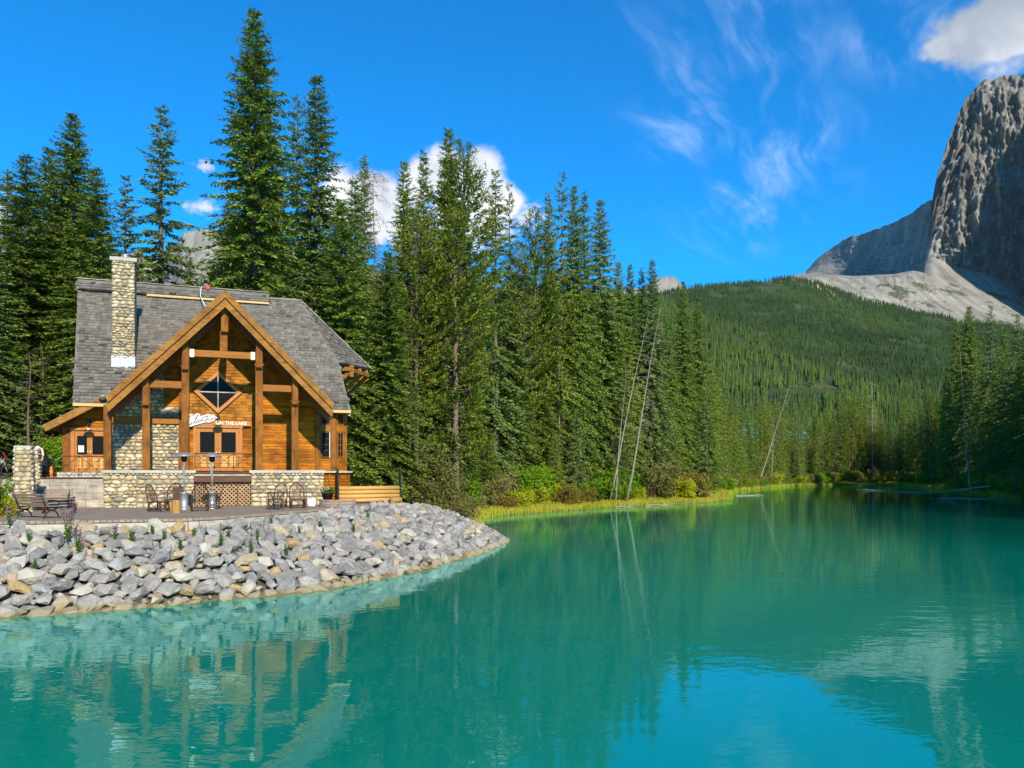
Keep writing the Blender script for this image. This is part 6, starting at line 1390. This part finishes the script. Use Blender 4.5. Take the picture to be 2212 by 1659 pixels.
MB().tube([(.13 * math.cos(i * .5236), .13 * math.sin(i * .5236), .34) for i in range(13)], .014, 5).build('ring', MT['iron'], tb_)
# white sack, planter, flower pot
sk_ = empty('white_sack', gpd(1226, 1997), .2, 'crumpled white sack beside the brick planter', 'sack')
me = bpy.data.meshes.new('sack'); bm = bmesh.new(); bmesh.ops.create_icosphere(bm, subdivisions=3, radius=1)
for v in bm.verts:
    q = v.co; k = 1 + .12 * math.sin(q.x * 6 + q.z * 4) * math.sin(q.y * 5 + 2); v.co = Vector((math.copysign(abs(q.x) ** .6, q.x) * .22 * k, math.copysign(abs(q.y) ** .6, q.y) * .16 * k, (math.copysign(abs(q.z) ** .6, q.z) + 1) * .20 * k))
bm.to_mesh(me); bm.free(); me.materials.append(MT['white']); me.polygons.foreach_set('use_smooth', np.ones(len(me.polygons), bool)); link('sack_body', me, sk_); MB().tube([(-.1, -.05, .38), (0, -.05, .47), (.1, -.05, .38)], .02, 5).build('sack_neck', MT['white'], sk_)
plr = empty('brick_planter', (-8.55, 37.7, PZ), 0, 'low curved brown brick planter at the end of the patio', 'planter'); brk = MB().box((0, 0, 0), (.19, .11, .112)).mesh('brick', MT['brick'], bevel=.008)
for row in range(3):
    n_ = 20
    for k in range(n_):
        a = math.radians(175 + 190 * (k + (row % 2) * .5) / n_); o = link('brick', brk, plr); o.location = (.82 * math.cos(a), .55 * math.sin(a), .06 + row * .118); o.rotation_euler = (0, 0, math.atan2(.55 * math.cos(a), -.82 * math.sin(a)))
MB().lathe([(.75, .0), (.75, .28)], 18).mesh('x'); so = MB(); so.lathe([(.70, 0), (.70, .28), (.2, .31)], 16); so_o = so.build('soil', MT['dirt'], plr); so_o.scale = (1, .66, 1)
pot = empty('flower_pot', (-9.08, 37.85, PZ + .30), 0, 'brown tapered pot of white and yellow flowers on the brick planter', 'flower pot'); MB().lathe([(.20, 0), (.30, .36), (.32, .36), (.32, .40), (.26, .40), (.25, .34)], 16).build('pot', MT['darkwood'], pot, True)
V, Fq, var = leaf_cloud(3, 500, [(0, 0, .48, .34, .30, .14)], .08); link('leaves', mesh_np('leaves', V, Fq, MT['weed'], var), pot); V, Fq, var = leaf_cloud(4, 90, [(-.1, -.1, .56, .26, .2, .08)], .07); link('flowers', mesh_np('flowers', V, Fq, MT['whitepetal'], var), pot)['kind'] = 'stuff'
# plank fence with steel posts
fc = empty('log_fence', (-9.5, 41.9, PZ), math.atan2(2.1, 3.1), 'low fence panel of pale yellow logs between two dark steel posts', 'fence')
for k in range(4):
    m = MB(); m.tube([(.08, 0, .115 + k * .225), (3.66, 0, .115 + k * .225)], .122, 10); m.build('log', MT['log'], fc, True)
for x in (0, 3.74): MB().bb(x - .05, x + .05, -.05, .05, -.2, 1.86).build('post', MT['iron'], fc)
bl = empty('log_block', (-6.55, 43.3, PZ - .05), .5, 'sawn reddish log block at the end of the log fence', 'log'); MB().lathe([(.17, 0), (.18, .6)], 12).mesh('y'); m = MB(); m.tube([(-.32, 0, .16), (.32, 0, .16)], .17, 12); m.build('stem', MT['stump'], bl, True); m = MB(); m.tube([(.321, 0, .16), (.328, 0, .16)], .16, 12); m.build('cut_face', MT['fresh'], bl)
# stone pillars
def pillar(loc, w, h, label, seed, rz=TH):
    t = empty('stone_pillar', loc, rz, label, 'pillar'); r = random.Random(seed); m = MB(); a, b = w * .60, w * .46
    m.add([(-a, -a, 0), (a, -a, 0), (a, a, 0), (-a, a, 0), (-b, -b, h), (b, -b, h), (b, b, h), (-b, b, h)], [(0, 1, 5, 4), (1, 2, 6, 5), (2, 3, 7, 6), (3, 0, 4, 7), (4, 5, 6, 7), (3, 2, 1, 0)]); m.build('core', MT['mortar'], t)
    for side in range(3):
        z = 0.05; Rm = Matrix.Rotation((side - 1) * math.pi / 2, 4, 'Z')
        while z < h - .08:
            hh = r.uniform(.14, .24); f = z / h; half = a + (b - a) * f; u = -half
            while u < half - .04:
                wd = min(r.uniform(.16, .42), half - u + .03); o = link('stone', COB[r.randrange(8)], t); o.matrix_local = Rm @ Matrix.Translation((u + wd / 2, -half + .01, z + hh / 2)) @ Matrix.Rotation(r.uniform(-.2, .2), 4, 'Y') @ Matrix.Diagonal((wd * 1.02, r.uniform(.06, .12), hh * 1.08, 1)); u += wd
            z += hh * .96
    MB().box((0, 0, h + .06), (w * 1.12, w * 1.12, .12)).build('cap_stone', MT['capstone'], t, bevel=.03); return t
pillar((-21.05, 33.2, 1.9), .60, 2.85, 'tall cobbled gate pillar with flat cap left of the plank wall', 1); pillar((-22.55, 36.2, 2.6), .50, 2.15, 'second cobbled pillar half hidden behind the gate pillar', 2)
# things behind the railing
cn = empty('traffic_cone', (-24.2, 40.4, 3.46), 0, 'orange traffic cone behind the side porch railing', 'cone'); MB().lathe([(.14, .03), (.115, .16), (.05, .56), (.03, .58)], 14).build('cone_body', MT['orange'], cn, True); MB().box((0, 0, .02), (.38, .38, .04)).build('cone_base', MT['orange'], cn)
bn_ = empty('black_bin', (-24.9, 40.6, 3.42), .2, 'black rounded bin between the pillars and the orange cone', 'bin'); MB().lathe([(.40, 0), (.46, .3), (.46, .95), (.38, 1.10), (.20, 1.2), (.03, 1.23)], 18).build('bin_body', MT['black'], bn_, True); MB().lathe([(.47, .92), (.48, .95), (.47, .98)], 18).build('rim', MT['iron'], bn_, True)
wb_ = empty('white_board', L2W(-9.0, 5.0, 3.45), TH, 'white upright board just behind the side porch post', 'board'); MB().box((-.05, 0, 1.15), (.26, .04, .75)).build('panel', MT['white'], wb_); MB().bb(-.12, -.08, -.02, .02, 0, .8).build('leg', MT['greywood'], wb_); MB().bb(.02, .06, -.02, .02, 0, .8).build('leg', MT['greywood'], wb_)
pv = np.array([(-75, 30), (-60, 58), (-38, 62), (-24, 56), (-22.6, 44), (-24.5, 39.2), (-27, 37), (-40, 34)]); m = MB(); m.polyz([tuple(q) for q in pv], 3.0, 3.47); tag(m.build('parking_pavement', MT['asphalt']), kind='structure')
# a person standing beyond the pillar
def person(loc, rz, h, label):
    t = empty('person', loc, rz, label, 'person'); me = bpy.data.meshes.new('body')
    J = [(0, 0, .95), (0, .01, 1.15), (0, .02, 1.35), (0, .01, 1.47), (0, 0, 1.56), (0, -.01, 1.66), (.10, 0, .90), (.11, -.01, .50), (.11, .02, .08), (.12, -.12, .03), (-.10, 0, .90), (-.12, .0, .50), (-.12, .03, .08), (-.13, -.11, .03), (.19, .01, 1.40), (.24, .02, 1.12), (.24, -.08, .88), (.24, -.11, .80), (-.19, .01, 1.40), (-.25, .03, 1.12), (-.18, -.14, .98), (-.12, -.18, .95)]
    Eg = [(0, 1), (1, 2), (2, 3), (3, 4), (4, 5), (0, 6), (6, 7), (7, 8), (8, 9), (0, 10), (10, 11), (11, 12), (12, 13), (2, 14), (14, 15), (15, 16), (16, 17), (2, 18), (18, 19), (19, 20), (20, 21)]
    Rd = [.14, .125, .15, .07, .06, .10, .095, .065, .045, .04, .095, .065, .045, .04, .065, .048, .036, .03, .065, .048, .036, .03]
    me.from_pydata([tuple(c * h / 1.74 for c in q) for q in J], Eg, []); o = bpy.data.objects.new('body', me); COL.objects.link(o)
    md = o.modifiers.new('skin', 'SKIN'); o.modifiers.new('sub', 'SUBSURF').levels = 1
    for i, q in enumerate(Rd): o.data.skin_vertices[0].data[i].radius = (q, q * (.72 if i in (0, 1, 2) else 1)); o.data.skin_vertices[0].data[i].use_root = (i == 0)
    ev = o.evaluated_get(bpy.context.evaluated_depsgraph_get()); nm = bpy.data.meshes.new_from_object(ev); bpy.data.objects.remove(o)
    for k in ('skin', 'shirt', 'trousers'): nm.materials.append(MT[k])
    for p in nm.polygons:
        z = p.center.z * 1.74 / h; p.material_index = 0 if z > 1.50 or (z < 1.06 and abs(p.center.x) > .19) else (1 if z > .88 else 2); p.use_smooth = True
    link('body', nm, t)
    m = MB(); m.lathe([(.02, .22), (.085, .20), (.112, .12), (.11, .05), (.10, .0)], 12, (0, .025, 1.56 * h / 1.74)); m.build('hair', MT['hair'], t, True)
    f = MB()
    for s in (-1, 1): f.box((s * .035, -.105, 1.67 * h / 1.74), (.022, .012, .012))
    f.box((0, -.115, 1.635 * h / 1.74), (.02, .03, .035)); f.box((0, -.10, 1.595 * h / 1.74), (.045, .012, .010)); f.build('face_features', MT['hair'], t)
    return t
person((-23.75, 38.5, 3.46), .2, 1.80, 'person in a white top standing beyond the cobbled pillar')
# motorbike at the frame edge
mbk = empty('motorcycle', (-27.2, 40.2, 3.47), R_(20), 'parked motorcycle cut by the frame edge beyond the shrubs', 'motorcycle')
for x in (-.68, .70):
    w_ = MB(); w_.tube([(x + .28 * math.cos(i * .4488), 0, .31 + .28 * math.sin(i * .4488)) for i in range(15)], .055, 6); w_.build('wheel', MT['black'], mbk, True)
MB().tube([(-.5, 0, .62), (-.1, 0, .78), (.3, 0, .86), (.5, 0, .78)], [.10, .15, .19, .10], 8).build('body', MT['white'], mbk, True); MB().tube([(-.75, 0, .82), (-.35, 0, .80), (-.05, 0, .82)], [.08, .12, .10], 8).build('seat', MT['black'], mbk, True); MB().tube([(.70, 0, .31), (.52, 0, .95)], .03, 6).build('fork', MT['steel'], mbk); MB().tube([(.45, -.34, 1.02), (.5, 0, 1.0), (.45, .34, 1.02)], .018, 6).build('handlebar', MT['iron'], mbk); MB().box((.60, 0, 1.16), (.02, .34, .36), M=Matrix.Rotation(-.5, 3, 'Y')).build('windscreen', MT['red'], mbk); MB().box((0, 0, .42), (.5, .26, .34)).build('engine', MT['iron'], mbk, bevel=.03)

# ------------------------------------------------------------------ flowers and weeds among the rocks
def weed_plant(loc, h, n, label, name='weed', mat='weed', petals=None, group=None, cat='plant'):
    t = empty(name, loc, rnd.uniform(0, 6.28), label, cat, group); r = np.random.default_rng(int(abs(loc[0] * 100 + loc[1] * 10))); P = []; D = []; L = []; m = MB(); PP = []
    for k in range(n):
        a = r.uniform(0, 6.28); e = np.array([math.cos(a) * h * .3 * r.uniform(.2, 1), math.sin(a) * h * .3 * r.uniform(.2, 1), h * r.uniform(.6, 1.0)]); m.tube([(0, 0, 0), tuple(e * [.4, .4, .5]), tuple(e)], [.012, .010, .004], 4, False)
        for f in np.linspace(.1, .98, 12): q = e * [f, f, f]; b = r.uniform(0, 6.28); P.append(q); D.append((math.cos(b), math.sin(b), r.uniform(-.2, .6))); L.append(r.uniform(.06, .13) * (1.2 - f * .5) * (h / .8) ** .5)
        if petals:
            for f in np.linspace(.66, 1.04, 8): b = r.uniform(0, 6.28); PP.append((e[0] * f + .03 * math.cos(b), e[1] * f + .03 * math.sin(b), e[2] * f))
    P = np.array(P); D = unit(np.array(D)); L = np.array(L); S = unit(np.cross(D, r.normal(0, 1, P.shape))); V, Fq = diamonds(P, D, L, L * .28, S); link('leaves', mesh_np('leaves', V, Fq, MT[mat], r.uniform(0, 1, len(P))), t); m.build('stems', MT['weed'], t)
    if petals:
        P = np.array(PP); D = unit(r.normal(0, 1, P.shape)); L = r.uniform(.045, .075, len(P)); S = unit(np.cross(D, r.normal(0, 1, P.shape))); V, Fq = diamonds(P, D, L, L * .5, S); link('flowers', mesh_np('flowers', V, Fq, MT[petals], r.uniform(0, 1, len(P))), t)['kind'] = 'stuff'
    return t
def bk(s, t, dz=.18): p = bank(s, t); return (p.x, p.y, p.z + dz)
weed_plant(bk(2.62, .30), 1.25, 9, 'tall pink fireweed growing between the boulders', 'fireweed', petals='petal', cat='flower'); weed_plant(bk(2.75, .45), .8, 7, 'lower pink fireweed just below the tall one', 'fireweed', petals='petal', cat='flower'); weed_plant(bk(1.95, .02), .7, 5, 'pink flowers at the near corner of the patio edge', 'fireweed', petals='petal', cat='flower'); weed_plant(bk(3.15, .28), .5, 5, 'small pink fireweed right of the tall one', 'fireweed', petals='petal', cat='flower')
for k, (s, t, h) in enumerate([(3.35, .30, .5), (3.75, .28, .45), (3.95, .42, .45), (4.1, .25, .4), (4.35, .42, .55), (4.45, .30, .4), (4.75, .35, .4), (4.6, .55, .5), (4.9, .62, .4), (5.3, .35, .4), (5.7, .3, .4), (6.1, .42, .4), (2.2, .25, .4), (1.8, .30, .5), (6.7, .25, .4), (2.3, .62, .35), (3.6, .14, .35), (5.1, .12, .4)]):
    weed_plant(bk(s, t, .12), h, 8, 'green weed tuft sprouting between the boulders', 'weed', group='weeds between the boulders')
weed_plant((-19.0, 31.2, PZ), .55, 12, 'red leaved plant behind the front bench', 'red_plant', 'redleaf'); weed_plant((-18.2, 32.0, PZ), .5, 12, 'second red leaved plant near the wall bench', 'red_plant', 'redleaf')
# lodge buildings with turquoise roofs half hidden in the trees
def cabin(loc, rz, L, Wd, h, rh, label):
    t = empty('cabin', loc, rz, label, 'cabin'); MB().bb(-L / 2, L / 2, -Wd / 2, Wd / 2, 0, h).build('wall', MT['soffit'], t)
    m = MB(); m.add([(-L / 2 - .5, -Wd / 2 - .6, h - .1), (L / 2 + .5, -Wd / 2 - .6, h - .1), (L / 2 + .5, 0, h + rh), (-L / 2 - .5, 0, h + rh), (-L / 2 - .5, Wd / 2 + .6, h - .1), (L / 2 + .5, Wd / 2 + .6, h - .1)], [(0, 1, 2, 3), (3, 2, 5, 4), (0, 3, 4), (1, 5, 2), (0, 4, 5, 1)]); m.build('roof', MT['tin'], t)
    for k in range(3):
        x = -L / 3 + k * L / 3; f = MB().bb(x - .6, x + .6, -Wd / 2 - .08, -Wd / 2 - .01, h - 2.1, h - .7).build('window', MT['rake'], t); MB().bb(x - .5, x + .5, -Wd / 2 - .10, -Wd / 2 - .085, h - 2.0, h - .8).build('pane', MT['glass'], f)
    m = MB(); m.bb(-L / 2, L / 2, -Wd / 2 - 1.6, -Wd / 2 - 1.5, h * .45, h * .45 + .9); m.build('balcony_rail', MT['darkwood'], t); return t
p = at(1010, 800, 100); cabin((p.x, p.y, 1.5), .3, 12, 8, 10.5, 4, 'cabin with turquoise roof glimpsed behind the olive pines'); p = at(1622, 930, 262); cabin((p.x, p.y, 2.5), -.1, 12, 9, 11.5, 4.5, 'cabin with pale turquoise roof in the far trees, nearer the point'); p = at(1700, 935, 270); cabin((p.x, p.y, 2.5), .2, 13, 9, 11.5, 4.0, 'cabin with turquoise roof behind the bleached leaning snag'); p = at(1325, 900, 118); cabin((p.x, p.y, 1.5), .1, 9, 7, 8, 3, 'cabin with green roof hidden behind the leaning dead trunks')

HAZE = 8.0e-6
# ------------------------------------------------------------------ the air between here and the mountains
hz = MB(); hz.bb(-9000, 9000, -3200, 9000, -4, 2400)
hm = bpy.data.materials.new('mountain_air'); hm.use_nodes = True; N = NT(hm.node_tree); N.n.clear()
pv_ = N.new('ShaderNodeVolumePrincipled'); pv_.inputs['Color'].default_value = (0.80, 0.90, 1.0, 1); pv_.inputs['Density'].default_value = HAZE; pv_.inputs['Anisotropy'].default_value = 0.0
N.l.new(pv_.outputs[0], N.new('ShaderNodeOutputMaterial').inputs['Volume'])
tag(hz.build('haze', hm), 'thin blue mountain air', 'haze', kind='stuff')
